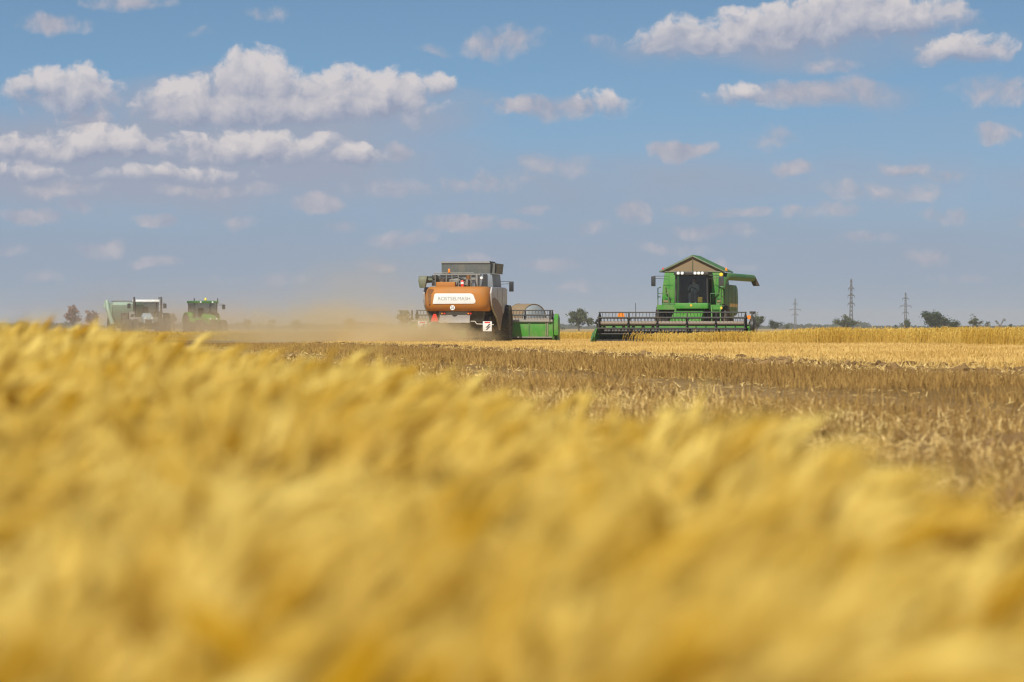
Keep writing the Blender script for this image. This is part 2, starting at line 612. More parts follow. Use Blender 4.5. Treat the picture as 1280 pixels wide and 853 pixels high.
# ------------------------------------------------------------------ ground
def ground_material():
    m, nt = newmat('field_ground')
    g = V(nt, nt.node('ShaderNodeTexCoord').outputs['Object'])
    x, y, z = nt.sep(g)
    wob = nt.noise(g, 0.22, 3, 0.5)
    wob2 = nt.noise(g, 1.4, 3, 0.5)
    u = y.madd(0.145, x) + (wob - 0.5) * 2.2 + (wob2 - 0.5) * 1.2
    n1 = nt.noise(g, 3.0, 5, 0.65)
    n2 = nt.noise(g, 16.0, 3, 0.6)
    n3 = nt.noise(g, 0.05, 3, 0.5)
    n4 = nt.noise(g, 0.9, 4, 0.6)
    straw = nt.mix(nt.smooth(n1 * 0.6 + n2 * 0.4, 0.40, 0.60), (0.125, 0.072, 0.027), (0.36, 0.225, 0.085))
    track = nt.mix(n1, (0.19, 0.115, 0.042), (0.34, 0.215, 0.085))
    grass = nt.mix(n1, (0.125, 0.07, 0.02), (0.25, 0.15, 0.045))
    clod = nt.mix(nt.smooth(n1 * 0.5 + n4 * 0.5, 0.42, 0.58), (0.13, 0.088, 0.05), (0.42, 0.28, 0.12))
    stub = nt.mix(nt.smooth(n1 * 0.5 + n2 * 0.2 + n3 * 0.3, 0.35, 0.65), (0.46, 0.29, 0.085), (0.66, 0.45, 0.15))
    c = nt.mix(nt.smooth(u, 7.4, 8.6), straw, track)
    c = nt.mix(nt.smooth(u, 9.4, 10.4), c, grass)
    c = nt.mix(nt.smooth(u, 13.8, 15.0), c, clod)
    c = nt.mix(nt.smooth(u, 17.2, 19.2), c, stub)
    far = nt.mix(nt.smooth(n3, 0.4, 0.6), (0.30, 0.20, 0.085), (0.46, 0.32, 0.12))
    c = nt.mix(nt.smooth(y, 260.0, 420.0), c, far)
    b = nt.node('ShaderNodeBump')
    b.inputs['Strength'].default_value = 0.9
    b.inputs['Distance'].default_value = 0.08
    nt.put(b.inputs['Height'], n1 * 0.7 + n2 * 0.3)
    sh = nt.node('ShaderNodeBsdfPrincipled')
    nt.put(sh.inputs['Base Color'], c)
    sh.inputs['Roughness'].default_value = 0.95
    sh.inputs['Specular IOR Level'].default_value = 0.1
    nt.t.links.new(b.outputs[0], sh.inputs['Normal'])
    finish(nt, sh.outputs[0])
    return m


M['ground'] = ground_material()
S = 6000
gx = np.unique(np.concatenate([np.linspace(-S, S, 25), np.linspace(-40, 40, 161)]))
gy = np.unique(np.concatenate([np.linspace(-S, S, 25), np.linspace(0, 200, 321)]))
GX, GY = np.meshgrid(gx, gy, indexing='ij')


def hnoise(x, y):
    """smooth ground undulation, a few centimetres"""
    return (0.35 * np.sin(x * 0.9 + 1.3 * np.sin(y * 0.31)) + 0.35 * np.sin(y * 0.37 + x * 0.5 + 0.7)
            + 0.3 * np.sin(x * 1.9 - y * 0.83 + 2.0) * np.sin(y * 0.61 + 0.4))


def ground_z(x, y):
    uu = x + 0.145 * y
    amp = 0.02 * np.clip((y - 8) / 10, 0, 1) * np.clip((200 - y) / 40, 0, 1)
    rut = -0.05 * np.exp(-((uu - 9.1) / 0.9) ** 2) * np.clip((190 - y) / 40, 0, 1)
    return amp * hnoise(x, y) + rut


GZ = ground_z(GX, GY)
ni, nj = GX.shape
idx = np.arange(ni * nj).reshape(ni, nj)
gf = np.stack([idx[:-1, :-1], idx[1:, :-1], idx[1:, 1:], idx[:-1, 1:]], -1).reshape(-1, 4)
ground = np_mesh('ground', np.stack([GX, GY, GZ], -1).reshape(-1, 3), gf, 'ground')
kind(ground, 'structure')


# ------------------------------------------------------------------ wheat and straw (numpy)
def stalks(n, x, y, z0, height, lean, azim, tint, ring_t, ring_r, sides, ear_len, r_scale=None):
    """n bent stalks as tapering tubes; returns verts, quad faces, tint, centreline and frames"""
    K = len(ring_t)
    t = np.asarray(ring_t)[None, :]
    phi = lean[:, None] * (t ** 1.6) + np.clip(t - 0.82, 0, 1) / 0.18 * (0.35 + 0.9 * np.abs(lean[:, None])) * 0.8
    dt = np.diff(np.concatenate([[0], np.asarray(ring_t)]))[None, :]
    H = height[:, None]
    s_ = np.cumsum(np.sin(phi) * dt, 1) * H
    c_ = np.cumsum(np.cos(phi) * dt, 1) * H
    ca, sa = np.cos(azim)[:, None], np.sin(azim)[:, None]
    cx, cy, cz = x[:, None] + s_ * ca, y[:, None] + s_ * sa, z0[:, None] + c_
    C = np.stack([cx, cy, cz], -1)
    N = np.stack([np.cos(phi) * ca, np.cos(phi) * sa, -np.sin(phi)], -1)
    B = np.stack([-sa + 0 * phi, ca + 0 * phi, 0 * phi], -1)
    T = np.stack([np.sin(phi) * ca, np.sin(phi) * sa, np.cos(phi)], -1)
    a = np.arange(sides) * 2 * PI / sides
    rr = np.asarray(ring_r)[None, :, None, None]
    if r_scale is not None:
        rr = rr * r_scale[:, None, None, None]
    Vt = C[:, :, None, :] + rr * (np.cos(a)[None, None, :, None] * N[:, :, None, :] + np.sin(a)[None, None, :, None] * B[:, :, None, :])
    base = (np.arange(n) * K * sides)[:, None, None]
    kk = np.arange(K - 1)[None, :, None] * sides
    ii = np.arange(sides)[None, None, :]
    jj = (ii + 1) % sides
    F = np.stack([base + kk + ii, base + kk + jj, base + kk + sides + jj, base + kk + sides + ii], -1).reshape(-1, 4)
    return Vt.reshape(-1, 3), F, np.repeat(tint, K * sides), C, N, B, T


def strips(p0, d0, side, length, width, droop, tint, segs=3):
    """n leaf strips bending down: quads"""
    n = len(p0)
    ts = np.linspace(0, 1, segs + 1)
    Vs = []
    for t in ts:
        p = p0 + d0 * (length * t)[:, None] + np.stack([0 * length, 0 * length, -droop * length * t * t], -1)
        w = width * (1 - 0.9 * t ** 2)
        Vs += [p - side * w[:, None], p + side * w[:, None]]
    Vt = np.stack(Vs, 1).reshape(-1, 3)
    m = 2 * (segs + 1)
    base = (np.arange(n) * m)[:, None]
    k = np.arange(segs)[None, :] * 2
    F = np.stack([base + k, base + k + 1, base + k + 3, base + k + 2], -1).reshape(-1, 4)
    return Vt, F, np.repeat(tint, m)


def join(parts):
    vs_, fs, ts = [], [], []
    o = 0
    for v, f, t in parts:
        vs_.append(v)
        fs.append(f + o)
        ts.append(t)
        o += len(v)
    return np.concatenate(vs_), np.concatenate(fs), np.concatenate(ts)


def patch_noise(x, y, s, seed):
    r_ = np.random.default_rng(seed)
    out = 0 * x
    for k in range(6):
        a = r_.uniform(0, 2 * PI)
        f = s * r_.uniform(0.6, 1.9)
        out = out + np.sin((x * np.cos(a) + y * np.sin(a)) * f + r_.uniform(0, 6.28))
    return out / 6 ** 0.5


def near_wheat():
    edge_px = [1280, 1000, 900, 800, 640, 450, 350, 250, 100, 0]
    edge_dd = [4.0, 5.0, 6.0, 7.0, 8.5, 10.0, 12.5, 15.0, 19.0, 21.0]
    edge_d = [0, 2.6] + edge_dd + [28.0]
    edge_x = [1.0, 0.72] + [(p - 640) / 4800 * d for p, d in zip(edge_px, edge_dd)] + [-4.4]
    top_px = [-3000, 0, 60, 150, 250, 350, 450, 640, 800, 900, 1000, 1280, 3000]
    top_h = [0.70, 0.692, 0.672, 0.622, 0.592, 0.575, 0.552, 0.526, 0.536, 0.535, 0.468, 0.447, 0.44]
    n = 60000
    y = rng.uniform(0.95, 24, n)
    x = rng.uniform(-6.0, 1.0, n)
    near = (y < 9)
    e = np.interp(y, edge_d, edge_x)
    keep = (x < e + 0.10 * patch_noise(x * 0 + 3, y, 2.2, 3) + rng.normal(0, 0.05, n))
    # full density only where the lens looks; thinner outside
    vis = np.abs(x) < 0.16 * y + 0.9
    keep &= vis | (rng.uniform(0, 1, n) < 0.35)
    x, y = x[keep], y[keep]
    xs, ys = [x], [y]
    # second helping close in, where each stalk fills much of the picture
    m = 26000
    y2 = rng.uniform(1.1, 11, m)
    x2 = rng.uniform(-1, 1, m) * (0.15 * y2 + 0.25)
    e2 = np.interp(y2, edge_d, edge_x) + rng.normal(0, 0.05, m)
    k2 = x2 < e2
    x, y = np.concatenate([x, x2[k2]]), np.concatenate([y, y2[k2]])
    n = len(x)
    e = np.interp(y, edge_d, edge_x)
    hb = np.minimum(np.interp(640 + 4800 * x / y, top_px, top_h), 0.475 + 0.0185 * y) - 0.022
    hb = hb + 0.018 * patch_noise(x, y, 4.0, 8) + 0.034 * patch_noise(x, y, 13.0, 9)
    hollow = np.clip(patch_noise(x, y, 9.0, 14) - 0.35, 0, 1)
    hb = hb - 0.11 * hollow
    h = hb + rng.normal(0, 0.023, n) + (rng.uniform(0, 1, n) < 0.010) * rng.uniform(0.01, 0.06, n)
    edge_gap = e - x
    stray = (edge_gap < 0.6) & (y > 6.5) & (rng.uniform(0, 1, n) < 0.016)
    h = h + stray * rng.uniform(0.02, 0.06, n)
    lean = 0.50 + 0.20 * patch_noise(x, y, 5.0, 5) + rng.normal(0, 0.24, n)
    az = 0.1 + 0.7 * patch_noise(x, y, 4.0, 6) + rng.normal(0, 1.0, n)
    tint = np.clip(0.5 + 0.30 * patch_noise(x, y, 6.0, 7) + 0.26 * patch_noise(x, y, 21.0, 12) - 0.35 * hollow + rng.normal(0, 0.2, n), 0, 1)
    rt = [0.0, 0.4, 0.7, 0.86, 0.885, 0.915, 0.955, 0.985, 1.0]
    rr = [0.0016, 0.0014, 0.0012, 0.0012, 0.0080, 0.0115, 0.0108, 0.0070, 0.0010]
    h = h * (1 + 0.16 * np.clip(lean, 0, 1.2))
    v, f, t, C, N, B, T = stalks(n, x, y, 0 * x, h, lean, az, tint, rt, rr, 4, 0.1)
    parts = [(v, f, t)]
    for k in (5, 6, 7):                            # awns fanning out of the ear
        for sgn in (-1, 1):
            d0 = T[:, k] + sgn * 0.28 * B[:, k] + rng.normal(0, 0.14, (n, 3))
            parts.append(strips(C[:, k], d0, N[:, k], rng.uniform(0.05, 0.085, n), np.full(n, 0.0012), np.full(n, 0.15), np.clip(tint + 0.15, 0, 1), 1))
    for k, pr in ((1, 0.9), (2, 0.45)):              # dry leaves
        s_ = rng.uniform(0, 1, n) < pr
        nn = s_.sum()
        a = az[s_] + rng.normal(0, 1.2, nn)
        d0 = np.stack([np.cos(a) * 0.8, np.sin(a) * 0.8, rng.uniform(0.1, 0.9, nn)], -1)
        sd_ = np.stack([-np.sin(a), np.cos(a), rng.normal(0, 0.3, nn)], -1)
        parts.append(strips(C[s_, k], d0, sd_, rng.uniform(0.10, 0.22, nn), rng.uniform(0.003, 0.006, nn), rng.uniform(0.3, 1.1, nn), np.clip(tint[s_] * 0.8, 0, 1), 3))
    v, f, t = join(parts)
    o = np_mesh('wheat_crop', v, f, 'wheat', t)
    kind(o, 'stuff', 'ripe golden wheat filling the foreground, ears out of focus', 'wheat')


def far_wheat(name, label, sel, n, box, hmean, seed, mat='far_wheat'):
    global rng
    rng = np.random.default_rng(seed)
    x = rng.uniform(box[0], box[1], n)
    y = rng.uniform(box[2], box[3], n)
    k = sel(x, y)
    x, y = x[k], y[k]
    n = len(x)
    hmean = np.interp(x, [9.5, 13.0], [hmean - 0.13, hmean]) if name == 'standing_wheat' else hmean
    h = hmean * (1 + 0.10 * patch_noise(x, y, 1.6, seed) + 0.07 * patch_noise(x, y, 0.35, seed + 1)) + rng.normal(0, 0.04, n)
    lean = np.clip(0.25 + 0.25 * patch_noise(x, y, 0.8, seed + 2) + rng.normal(0, 0.2, n), -0.6, 1.1)
    az = rng.normal(0.2, 0.7, n)
    tint = np.clip(0.5 + 0.24 * patch_noise(x, y, 1.1, seed + 3) + rng.normal(0, 0.22, n), 0, 1)
    v, f, t, C, N, B, T = stalks(n, x, y, ground_z(x, y), h, lean, az, tint, [0, 0.55, 0.82, 0.9, 1.0],
                                 [0.006, 0.006, 0.007, 0.016, 0.003], 3, 0.1)
    parts = [(v, f, t)]
    a = rng.uniform(0, 2 * PI, n)
    d0 = np.stack([np.cos(a) * 0.7, np.sin(a) * 0.7, rng.uniform(0.2, 0.9, n)], -1)
    sd_ = np.stack([-np.sin(a), np.cos(a), 0 * a], -1)
    parts.append(strips(C[:, 1], d0, sd_, rng.uniform(0.12, 0.25, n), rng.uniform(0.008, 0.014, n), rng.uniform(0.2, 0.9, n), tint * 0.8, 2))
    v, f, t = join(parts)
    return kind(np_mesh(name, v, f, mat, t), 'stuff', label, 'wheat')


def litter(name, label, n, pick, mat, lmin, lmax, wid, up, seed, cat='straw', hmul=None):
    """short blades: standing stubble (up near 1) or lying straw (up near 0)"""
    global rng
    rng = np.random.default_rng(seed)
    x, y = pick(n)
    n = len(x)
    a = rng.uniform(0, 2 * PI, n)
    e = np.clip(rng.normal(up, 0.25, n), 0.02, 1.45)
    L = rng.uniform(lmin, lmax, n)
    if hmul is not None:
        L = L * hmul(x, y)
    d0 = np.stack([np.cos(a) * np.cos(e), np.sin(a) * np.cos(e), np.sin(e)], -1)
    b = rng.uniform(-0.6, 0.6, n)
    sd_ = np.stack([np.cos(b), np.sin(b) * 0.5, rng.normal(0, 0.3, n)], -1)
    tint = np.clip(0.5 + 0.25 * patch_noise(x, y, 0.9, seed) + rng.normal(0, 0.25, n), 0, 1)
    p0 = np.stack([x, y, ground_z(x, y) + 0.004 + rng.uniform(0, 0.03, n) * (1 - np.sin(e))], -1)
    w = wid * (0.7 + 0.6 * rng.uniform(0, 1, n)) * np.clip(y / 26.0, 1.0, 3.2)
    v, f, t = strips(p0, d0, sd_, L, w, rng.uniform(0.0, 0.35, n), tint, 2)
    return kind(np_mesh(name, v, f, mat, t), 'stuff', label, cat)


def clods(name, label, n, pick, smin, smax, seed):
    global rng
    rng = np.random.default_rng(seed)
    x, y = pick(n)
    n = len(x)
    bm = bmesh.new()
    bmesh.ops.create_icosphere(bm, subdivisions=2, radius=1.0)
    bv = np.array([v.co[:] for v in bm.verts])
    bf = np.array([[v.index for v in f.verts] for f in bm.faces])
    bm.free()
    m = len(bv)
    s_ = rng.uniform(smin, smax, n) * np.where(rng.uniform(0, 1, n) < 0.15, 1.7, 1.0)
    jit = 1 + rng.normal(0, 0.22, (n, m, 1))
    sc = rng.uniform(0.6, 1.3, (n, 1, 3)) * np.array([1.2, 1.2, 0.75])
    Vt = bv[None] * jit * sc * s_[:, None, None]
    Vt += np.stack([x, y, ground_z(x, y) + s_ * 0.25], -1)[:, None, :]
    F = (bf[None] + (np.arange(n) * m)[:, None, None]).reshape(-1, 3)
    tint = np.repeat(np.clip(rng.normal(0.45, 0.25, n), 0, 1), m)
    o = np_mesh(name, Vt.reshape(-1, 3), F, 'clod', tint)
    for p in o.data.polygons[:1]:
        pass
    o.data.polygons.foreach_set('use_smooth', np.zeros(len(F), dtype=bool))
    return kind(o, 'stuff', label, 'soil')


def pick_band(u0, u1, y0, y1, edge=0.5, wide=0.21, ypow=1.0, dens=None):
    def f(n):
        y = y0 + (y1 - y0) * rng.uniform(0, 1, n) ** ypow
        uu = rng.uniform(u0, u1, n) + rng.normal(0, edge, n)
        x = uu - 0.145 * y
        k = (x > -wide * y - 3.5) & (x < wide * y + 3.5)
        if dens is not None:
            k &= rng.uniform(0, 1, n) < dens(x, y)
        return x[k], y[k]
    return f


near_wheat()

EDGE_X = [4.2, 4.9, 6.0, 9.0, 14.0, 20.0, 30.0, 45.0]
EDGE_Y = [174.0, 171.5, 169.8, 168.0, 163.0, 155.0, 141.0, 124.0]


def right_stand(x, y):
    e = np.interp(x, EDGE_X, EDGE_Y) + 0.8 * patch_noise(x, y * 0, 0.9, 41) + 0.5 * patch_noise(x, y * 0, 3.1, 42)
    k = (x > 4.2) & (y > e)
    swath = (y > 172.6 + (x - 7.6) * -0.17) & (x > 3.4 + (y - 173) * 0.17) & (x < 11.3 + (y - 173) * 0.17)
    left_cut = x < 3.4 + np.maximum(y - 173, 0) * 0.17 + 7.8
    k &= ~swath & ~(left_cut & (y > 173.5))
    depth = y - e
    k &= rng.uniform(0, 1, len(x)) < np.clip(1.25 - depth / 16.0, 0.14, 1)
    return k


far_wheat('standing_wheat', 'uncut strip of standing wheat before the green harvester and towards the right', right_stand, 210000, (4, 44, 122, 215), 0.655, 21)


def back_stand(x, y):
    return (y > 216 + 0.4 * patch_noise(x, y * 0, 0.7, 5)) & (rng.uniform(0, 1, len(x)) < np.clip(1.2 - (y - 216) / 14, 0.15, 1))


far_wheat('distant_wheat', 'low strip of uncut wheat seen between the two harvesters', back_stand, 60000, (-34, 7, 215, 245), 0.44, 22)

# straw and stubble
litter('straw_litter', 'pale chopped straw lying on the bare soil beside the wheat', 110000,
       pick_band(1.2, 7.4, 10, 95, 0.5, ypow=1.5, dens=lambda x, y: np.clip(0.36 + 0.62 * patch_noise(x, y, 1.5, 71), 0.06, 1)), 'straw', 0.06, 0.2, 0.0045, 0.3, 31)
litter('short_stubble', 'upright cut stubble standing among the pale straw', 8000,
       pick_band(1.5, 8.0, 11, 95, 0.5, ypow=1.4, dens=lambda x, y: np.clip(0.5 + 0.5 * patch_noise(x, y, 0.9, 77), 0.05, 1)), 'straw', 0.07, 0.17, 0.004, 1.25, 32)
litter('dry_grass', 'brown dry grass verge along the far side of the track', 60000,
       pick_band(10.2, 14.2, 22, 150, 0.35, ypow=1.25, dens=lambda x, y: np.clip(0.62 + 0.5 * patch_noise(x, y, 0.5, 78), 0.1, 1)), 'dry_grass', 0.08, 0.24, 0.0026, 1.25, 33, 'grass')
litter('sparse_grass', 'thin dry grass tufts on the near side of the track', 20000,
       pick_band(4.0, 8.4, 13, 80, 0.6, ypow=1.4, dens=lambda x, y: np.clip(0.3 + 0.7 * patch_noise(x, y, 1.1, 79), 0, 1)), 'dry_grass', 0.10, 0.28, 0.003, 1.25, 34, 'grass')
litter('field_stubble', 'yellow stubble of the harvested field in front of the machines', 110000,
       pick_band(17.4, 40, 48, 215, 0.7, ypow=1.2), 'stubble', 0.08, 0.17, 0.005, 1.2, 35, 'stubble')
litter('clod_straw', 'loose straw strewn over the line of dark clods', 26000,
       pick_band(14.2, 18.6, 45, 170, 0.5, ypow=1.3), 'straw', 0.08, 0.2, 0.004, 0.35, 36)
litter('track_straw', 'thin scatter of straw over the bare wheel track', 9000,
       pick_band(7.8, 10.6, 20, 150, 0.4, ypow=1.3, dens=lambda x, y: np.clip(0.4 + 0.6 * patch_noise(x, y, 1.3, 88), 0.05, 1)), 'straw', 0.06, 0.16, 0.004, 0.2, 39)
clods('soil_clods', 'line of dark turned clods along the edge of the stubble', 4200,
      pick_band(14.8, 18.2, 48, 170, 0.5, ypow=1.25, dens=lambda x, y: np.clip(0.5 + 0.6 * patch_noise(x, y, 0.5, 80), 0.05, 1)), 0.028, 0.075, 37)
clods('scattered_clods', 'dark clods scattered through the straw near the wheat', 8000,
      pick_band(2.0, 7.6, 12, 90, 0.5, ypow=1.4, dens=lambda x, y: np.clip(-0.05 + 0.9 * patch_noise(x, y, 1.0, 81), 0, 1)), 0.02, 0.055, 38)


# ------------------------------------------------------------------ wheels, header, lamps
def wheel(parent, c, r, w, rim, lugs=22, name='wheel', side=1):
    """tyre with lugs; rim is a sub-part"""
    m = MB()
    h = w / 2
    m.lathe([(-h * .82, r * .56), (-h, r * .66), (-h, r * .86), (-h * .8, r * .955), (h * .8, r * .955), (h, r * .86), (h, r * .66), (h * .82, r * .56)], c, 'x', 32)
    for k in range(lugs):
        for sg in (-1, 1):
            a = 2 * PI * (k + (0.5 if sg > 0 else 0)) / lugs
            ca, sa = math.cos(a), math.sin(a)
            da = 0.14 * sg
            p0 = Vector((c[0], c[1] + r * .955 * ca, c[2] + r * .955 * sa))
            p1 = Vector((c[0] + sg * h * .96, c[1] + r * .93 * math.cos(a + abs(da)), c[2] + r * .93 * math.sin(a + abs(da))))
            m.tube([p0, p1], r * 0.045, 4)
    o = m.build(name, 'rubber', parent)
    m = MB()
    s = side
    m.lathe([(-h * .7, r * .2), (-h * .75, r * .57), (h * .75, r * .57), (h * .55, r * .5), (h * .15, r * .40), (h * .2, r * .18), (h * .5, r * .15), (h * .52, 0.01)] if s > 0 else
            [(h * .7, r * .2), (h * .75, r * .57), (-h * .75, r * .57), (-h * .55, r * .5), (-h * .15, r * .40), (-h * .2, r * .18), (-h * .5, r * .15), (-h * .52, 0.01)], c, 'x', 24)
    m.build('rim', rim, o)
    return o


def lamp(parent, name, c, r, mat, ax='y', ln=0.06):
    m = MB()
    m.lathe([(-ln, r * .7), (-ln * .3, r), (ln * .6, r), (ln, r * .7)], c, ax, 12)
    return m.build(name, mat, parent)


def beacon(parent, c, mat, name='beacon'):
    m = MB()
    m.lathe([(0, .05), (.04, .065), (.05, .055), (.16, .05), (.19, .03)], c, 'z', 12)
    return m.build(name, mat, parent)


def mirror_on_arm(parent, root, head, mat='mirror', h=.42, w=.20):
    m = MB()
    a, b = Vector(root), Vector(head)
    m.tube([a, (b.x, b.y, a.z)], .016, 6)
    m.tube([a + Vector((0, 0, -.14)), (b.x * .93, b.y, a.z - .10), (b.x, b.y, a.z - .12)], .014, 6)
    m.tube([(b.x, b.y, a.z), (b.x, b.y, b.z - h / 2)], .015, 6)
    o = m.build('mirror_arm', 'black', parent)
    m = MB()
    m.box((b.x - w / 2, b.y - .05, b.z - h / 2), (b.x + w / 2, b.y + .05, b.z + h / 2))
    m.build('mirror', mat, parent, bevel=.03)


def header(parent, y0, xc, half, reel_z, reel_r, panel_top, seed=0, tube_mat='tube', top_rail=None):
    """grain table: back sheet, floor, cross auger, cutter bar, reel, side sheets and dividers"""
    h = half
    root = MB().box((xc - h + .04, y0, .28), (xc + h - .04, y0 + .05, panel_top)).build('cutting_header', 'green', parent, bevel=.012)
    m = MB()
    m.box((xc - h + .02, y0 - .10, panel_top + .003), (xc + h - .02, y0 + .12, panel_top + .12))
    m.build('top_beam', 'steel', root, bevel=.015)
    m = MB()
    m.box((xc - h + .05, y0 - .05, .235), (xc + h - .05, y0 - .003, .285))
    m.build('lower_rail', 'steel', root)
    m = MB()
    for k in range(1, 6):
        xx = xc - h + k * 2 * h / 6
        m.box((xx - .025, y0 - .05, .29), (xx + .025, y0 - .003, panel_top))
    m.build('back_rib', 'green_dk', root)
    m = MB()
    m.prism([(y0 + .052, .30), (y0 + .3, .16), (y0 + 1.55, .14), (y0 + 1.55, .17), (y0 + .32, .20), (y0 + .052, .34)], 'x', xc - h + .04, xc + h - .04)
    m.build('table_floor', 'rubber', root)
    m = MB()
    yc, zc = y0 + .42, .55
    m.tube([(xc - h + .1, yc, zc), (xc + h - .1, yc, zc)], .17, 14)
    for sg in (-1, 1):                                   # auger flights wound towards the middle
        N_ = 120
        L = h - .75
        for k in range(N_):
            a0, a1 = k * .32, (k + 1) * .32
            x0 = xc + sg * (h - .15 - L * k / N_)
            x1 = xc + sg * (h - .15 - L * (k + 1) / N_)
            q = []
            for (xx, aa) in ((x0, a0), (x1, a1)):
                q.append((xx, yc + .17 * math.cos(aa), zc + .17 * math.sin(aa)))
                q.append((xx, yc + .28 * math.cos(aa), zc + .28 * math.sin(aa)))
            m.add(q, [(0, 1, 3, 2)])
    m.build('cross_auger', 'black', root)
    m = MB()
    m.box((xc - h + .04, y0 + 1.552, .125), (xc + h - .04, y0 + 1.62, .175))
    k = 0
    xx = xc - h + .1
    while xx < xc + h - .05:
        m.loft([[(xx - .02, y0 + 1.621, .13), (xx + .02, y0 + 1.621, .13), (xx + .02, y0 + 1.621, .17), (xx - .02, y0 + 1.621, .17)],
                [(xx - .005, y0 + 1.74, .145), (xx + .005, y0 + 1.74, .145), (xx + .005, y0 + 1.74, .155), (xx - .005, y0 + 1.74, .155)]])
        xx += .152
    m.build('cutter_bar', 'black', root)
    # reel
    yr = y0 + 1.15
    m = MB().tube([(xc - h + .14, yr, reel_z), (xc + h - .14, yr, reel_z)], .095, 16)
    m.build('reel_tube', tube_mat, root)
    angs = [R(90 + 60 * k + 2) for k in range(6)]
    for a in angs:
        b = MB()
        by, bz = yr + reel_r * math.cos(a), reel_z + reel_r * math.sin(a)
        b.tube([(xc - h + .12, by, bz), (xc + h - .12, by, bz)], .028, 8)
        xx = xc - h + .2
        while xx < xc + h - .15:
            jx, jy = rnd.gauss(0, .015), rnd.gauss(0, .02)
            b.tube([(xx, by, bz), (xx + jx * .5, by - .03 + jy * .5, bz - .12), (xx + jx, by - .07 + jy, bz - .23)], [.012, .010, .007], 4)
            xx += .155
        b.build('reel_bat', 'black', root)
    for fx in (-.985, -.59, -.2, .2, .59, .985):
        b = MB()
        xx = xc + fx * (h - .12)
        for a in angs:
            b.tube([(xx, yr, reel_z), (xx, yr + reel_r * math.cos(a), reel_z + reel_r * math.sin(a))], .03, 6)
        b.lathe([(-.05, .14), (.05, .14)], (xx, yr, reel_z), 'x', 12)
        if abs(fx) > .9:
            for i in range(6):
                a0, a1 = angs[i], angs[(i + 1) % 6]
                b.tube([(xx, yr + reel_r * math.cos(a0), reel_z + reel_r * math.sin(a0)), (xx, yr + reel_r * math.cos(a1), reel_z + reel_r * math.sin(a1))], .025, 6)
        b.build('reel_spider', 'black', root)
    for sg in (-1, 1):
        xx = xc + sg * (h + .02)
        b = MB()
        b.tube([(xx, y0 + .02, panel_top + .08), (xx, y0 + .6, panel_top + .22), (xx, yr + .05, reel_z)], [.06, .055, .05], 8)
        b.tube([(xx, y0 + .25, .55), (xx, y0 + .75, reel_z - .02)], .035, 8)
        b.build('reel_arm', 'black', root)
        s0 = xc + sg * (h - .03)
        s1 = xc + sg * h
        b = MB()
        b.prism([(y0 - .02, .16), (y0 + 1.75, .10), (y0 + 1.85, .28), (y0 + 1.2, .62), (y0 + .5, .98), (y0 - .02, panel_top + .02)], 'x', min(s0, s1), max(s0, s1))
        b.build('side_sheet', 'green', root)
        b = MB()
        cx = xc + sg * (h + .06)
        def ring(y, hw, z0, z1):
            return [(cx - hw, y, z0), (cx + hw, y, z0), (cx + hw, y, z1 - hw * .5), (cx + hw * .4, y, z1), (cx - hw * .4, y, z1), (cx - hw, y, z1 - hw * .5)]
        b.loft([ring(y0 + .9, .05, .12, .66), ring(y0 + 1.5, .06, .08, .52), ring(y0 + 2.0, .045, .06, .28), ring(y0 + 2.4, .012, .06, .10)])
        b.build('crop_divider', 'green_dk', root, bevel=.015)
    return root


def rail(parent, pts, r=.022, mat='steel', name='guard_rail', posts=()):
    m = MB().tube(pts, r, 6)
    for a, b in posts:
        m.tube([a, b], r, 6)
    return m.build(name, mat, parent)


